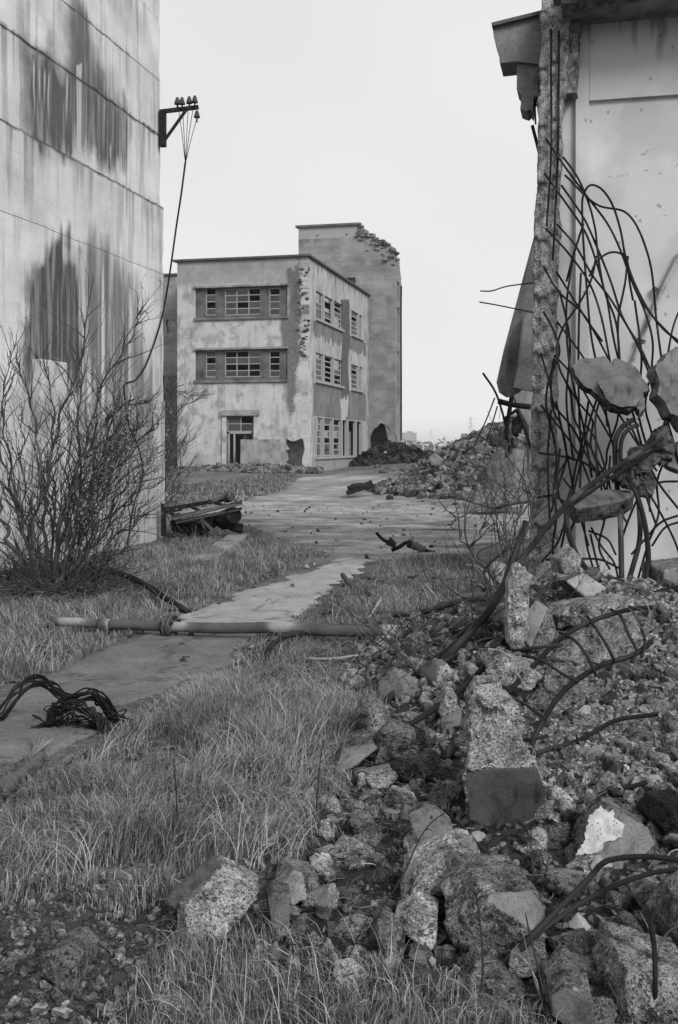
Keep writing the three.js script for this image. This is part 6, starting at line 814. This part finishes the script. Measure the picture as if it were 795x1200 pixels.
{ // dry weed stalks: each a thing of its own
  const stalk = (l, label, r, m = mPaleTwig, twigs = 0, name = 'dry_stalk') => { const d0 = gd(l[0][0], l[0][1]), q = l.map(([x, y], i) => W(x, y, d0 - i * 0.06)), o = thing(name, q[0], label, 'weed', name === 'dry_stalk' && label.includes('one of') ? 'dry stalks in the tall grass' : undefined); part(o, 'stem', tubeGeo(q, r, r * 0.4, l.length * 5, 5), m); const cur = new THREE.CatmullRomCurve3(q); for (let i = 0; i < twigs; i++) { const t = rr(0.25, 1), p = cur.getPoint(t), e = p.clone().add(V(rr(-0.04, 0.04), rr(0, 0.03), rr(-0.04, 0.04))); part(o, i % 3 ? 'seed_head' : 'side_stem', i % 3 ? rockGeo({ planes: rplanes(7), detail: 1, rough: 0.1, seed: i }).scale(0.006, 0.007, 0.006).translate(e.x, e.y, e.z) : tubeGeo([p, p.clone().lerp(e, 0.5).add(V(0, 0.008, 0)), e], r * 0.5, r * 0.3, 4, 4), m); } };
  const L1 = 'one of several pale dry stalks leaning over the tall grass';
  for (const l of [[[338, 902], [352, 868], [368, 838]], [[332, 872], [322, 836], [304, 808]], [[372, 896], [384, 872], [392, 838]], [[400, 902], [402, 880], [408, 848], [404, 838]], [[318, 830], [332, 812], [336, 796]], [[352, 938], [372, 892], [380, 864]], [[330, 860], [346, 836], [350, 800]], [[374, 852], [386, 830], [388, 812]], [[300, 900], [320, 852], [350, 836]], [[312, 842], [340, 832], [376, 830]]]) stalk(l, L1, 0.0028);
  stalk([[371, 958], [373, 920], [377, 880], [381, 866]], 'tall black dead stalk at the grass edge near the iron bar', 0.004, mTwig); stalk([[212, 986], [208, 950], [206, 918], [204, 890]], 'dark knobbly weed standing alone in the tall grass', 0.004, mTwig, 22, 'dead_weed'); stalk([[262, 960], [264, 940], [258, 926]], 'small dark weed in the grass right of the knobbly one', 0.003, mTwig, 16, 'dead_weed'); stalk([[298, 936], [297, 910], [296, 884]], 'short dark weed stem between stalks and knobbly weed', 0.003, mTwig, 8, 'dead_weed'); stalk([[42, 1046], [44, 1036], [44, 1022]], 'little pale weed on the edge of the bare soil', 0.003, mPaleTwig, 9, 'dead_weed');
  stalk([[636, 1178], [624, 1140], [612, 1090]], 'pale straight straw before the sunken block', 0.003); stalk([[640, 1186], [634, 1150], [620, 1090], [616, 1070]], 'dark stalk beside the pale straw', 0.004, mTwig); stalk([[772, 1150], [772, 1116], [782, 1094], [796, 1084]], 'pale curved stalk by the upright rod', 0.004); stalk([[772, 1120], [762, 1092], [751, 1070]], 'short pale stalk crossing behind the upright rod', 0.003); stalk([[430, 1110], [446, 1068], [470, 1030], [500, 970], [528, 948]], 'long thin dead bramble leaning on the rounded boulder', 0.004, mTwig, 8); stalk([[400, 1140], [424, 1090], [440, 1060]], 'short dead bramble at the grass edge', 0.003, mTwig, 6); stalk([[560, 1190], [566, 1130], [560, 1060], [556, 1044]], 'dark leafy weed rising between the two boulders', 0.004, mTwig, 26, 'dead_weed');
}
{ // low broad-leaved weeds between the blades
  const P = [], I = []; for (let k = 0; k < 8; k++) { const a = k / 8 * 6.283 + rr(-0.3, 0.3), L = rr(0.6, 1.1), w = 0.17, c = Math.cos(a), q = Math.sin(a), b = P.length / 3; for (const [t, y, ww] of [[0, 0, 0.3], [0.4, 0.28, 1], [0.75, 0.34, 0.9], [1, 0.2, 0]]) for (const e of ww ? [-1, 1] : [0]) P.push(c * L * t - q * w * ww * e, y * rr(0.7, 1.3), q * L * t + c * w * ww * e); I.push(b, b + 1, b + 2, b + 1, b + 3, b + 2, b + 2, b + 3, b + 4, b + 3, b + 5, b + 4, b + 4, b + 5, b + 6); }
  const g = fromPI(P, I), n = 1500, I2 = new THREE.InstancedMesh(g, mat({ color: grey(0.075), side: THREE.DoubleSide }), n), M = new THREE.Matrix4(), qq = new THREE.Quaternion(), all = [AREA.tall, AREA.low, AREA.verge, AREA.right, AREA.mid]; let k = 0;
  for (let t = 0; k < n && t < 60000; t++) { const d = 3 + 11 * rnd(), l = rr(-4.5, 1.6), x = l * CO - d * SI, z = -l * SI - d * CO; if (f2(x * 2.1 + 5, z * 2.1 + 44, 3) < 0.52 || !all.some((p) => sdPoly(x, z, p) > -0.1)) continue; const sc = rr(0.02, 0.055); qq.setFromEuler(new THREE.Euler(rr(-0.3, 0.3), rr(0, 6.28), rr(-0.3, 0.3))); M.compose(V(x, H(x, z), z), qq, V(sc, sc * rr(0.7, 1.8), sc)); I2.setMatrixAt(k, M); I2.setColorAt(k, grey(rr(0.5, 1.7))); k++; }
  I2.count = k; I2.name = 'weed_leaves'; tag(I2, 'low dark broad-leaved weeds in the grass', 'weeds', null, 'stuff'); shade(I2); scene.add(I2);
}
{ // fallen twigs and stems nobody could count
  const lie = (name, n, geo, m, pick, len, label) => { const I = new THREE.InstancedMesh(geo, m, n), M = new THREE.Matrix4(), q = new THREE.Quaternion(); let k = 0; for (let t = 0; k < n && t < n * 30; t++) { const p = pick(); if (!p) continue; const L = len(); q.setFromEuler(new THREE.Euler(rr(-0.35, 0.35), rr(0, 6.28), rr(-0.35, 0.35))); M.compose(V(p[0], p[1] + 0.012, p[2]), q, V(L, L, L)); I.setMatrixAt(k, M); I.setColorAt(k, grey(rr(0.5, 1.6))); k++; } I.count = k; I.name = name; tag(I, label, 'litter', null, 'stuff'); shade(I); scene.add(I); };
  const st = tubeGeo([V(-0.5, 0, 0), V(-0.2, 0.05, 0.06), V(0.15, 0.02, -0.03), V(0.5, 0.07, 0.05)], 0.02, 0.008, 9, 4);
  const near = () => { const d = 3 + 8 * rnd(), l = rr(-0.7, 2.2), x = l * CO - d * SI, z = -l * SI - d * CO, e = sdPoly(x, z, ZRUB); return e < -0.5 || (e > 0.9 && rnd() < 0.75) ? null : [x, H(x, z), z]; };
  lie('twig_litter', 900, st, mTwig, near, () => rr(0.05, 0.26), 'dark twigs strewn along the near rubble and grass edge');
  lie('straw_litter', 700, st, mat({ color: grey(0.2) }), near, () => rr(0.04, 0.18), 'pale broken stems strewn along the near rubble edge');
}
console.log('plants');

// ------------------------------------------------------------------ far beyond the heap: fence posts, trees, pylons, a block of flats
for (const [x, y0, y1] of [[486, 519, 534], [509, 521, 532], [526, 521, 532], [478, 521, 533], [496, 521, 533], [541, 521, 532]]) { const d = 140, a = W(x, y1, d), b = W(x, y0 + 2, d), c = W(x - 1.5, y0 - 1, d); a.y = -0.1; one('fence_post', tubeGeo([a, a.clone().lerp(b, 0.6), b, c], 0.11, 0.09, 14, 6), tint(mCast, 1.5), 'concrete fence post with cranked top beyond the far heap', 'post', 'concrete fence posts in the far field'); }
function pylon(px, top, d, label) {
  const b = W(px, HY, d).setY(0), h = (HY - top) / FL * d + EYE, P = thing('pylon', b, label, 'pylon'), L = [], c = (u, v, y, w) => b.clone().addScaledVector(RIGHT, u * w).addScaledVector(FWD, v * w).setY(y), wd = (y) => mix(h * 0.11, h * 0.018, Math.pow(y / h, 0.7));
  const ys = [0, 0.2, 0.37, 0.51, 0.63, 0.73, 0.82, 0.9, 1].map((t) => t * h);
  for (const [u, v] of [[-1, -1], [1, -1], [1, 1], [-1, 1]]) for (let i = 0; i + 1 < ys.length; i++) L.push(barGeo(c(u, v, ys[i], wd(ys[i])), c(u, v, ys[i + 1], wd(ys[i + 1])), 0.32, 0.32));
  for (let i = 0; i + 1 < ys.length; i++) for (const v of [-1, 1]) L.push(barGeo(c(-1, v, ys[i], wd(ys[i])), c(1, v, ys[i + 1], wd(ys[i + 1])), 0.2, 0.2), barGeo(c(1, v, ys[i], wd(ys[i])), c(-1, v, ys[i + 1], wd(ys[i + 1])), 0.2, 0.2));
  part(P, 'lattice', merge(L), mat({ color: grey(0.62) }));  // grey lightened to paint in the fading by haze, arms too
  for (const t of [0.68, 0.8, 0.91]) part(P, 'cross_arm', barGeo(b.clone().addScaledVector(RIGHT, -h * 0.17 * (1.7 - t)).setY(t * h), b.clone().addScaledVector(RIGHT, h * 0.17 * (1.7 - t)).setY(t * h), 0.5, 0.5), mat({ color: grey(0.62) }));
}
pylon(552, 488, 700, 'electricity pylon coloured pale to look faint in the haze, the taller of two'); pylon(506, 503, 950, 'electricity pylon coloured pale to look faint in the haze, the smaller of two');
{ const a = W(472, 520, 1500), b = W(488, 520, 1500), T = thing('tower_block', a.clone().lerp(b, 0.5).setY(0), 'block of flats faint in the haze on the horizon', 'building'), w = 9.4, h = 19; const g = box(-w, w, 0, h, -8, 8); g.rotateY(YAW).translate(T.position.x, 0, T.position.z); part(T, 'body', g, tint(mCast, 0.9)); const r = box(-4, 4, h, h + 2, -4, 4); r.rotateY(YAW).translate(T.position.x, 0, T.position.z); part(T, 'roof_house', r, tint(mCast, 0.8)); }
{ // line of trees at the end of the field: one mass
  const P = [], I = []; for (let i = 0; i < 1500; i++) { const px = rr(380, 760), d = rr(560, 640), hgt = (2.2 + 5 * Math.pow(f2(px * 0.06, 3, 3), 2) * (px > 486 && px < 524 ? 1.6 : 0.9)), b = W(px, HY, d), s = rr(0.5, 1.2), y = rnd() * hgt, k = P.length / 3; for (let q = 0; q < 3; q++) P.push(b.x + rr(-1, 1) * s * 1.6, Math.max(0, y + rr(-1, 1) * s), b.z + rr(-1, 1) * s); I.push(k, k + 1, k + 2); }
  const o = struct('tree_line', fromPI(P, I), mat({ color: grey(0.06), side: THREE.DoubleSide })); o.userData = { kind: 'stuff', label: 'low hazy line of distant trees at the end of the field', category: 'trees' };
}
console.log('far');

renderer.render(scene, camera);
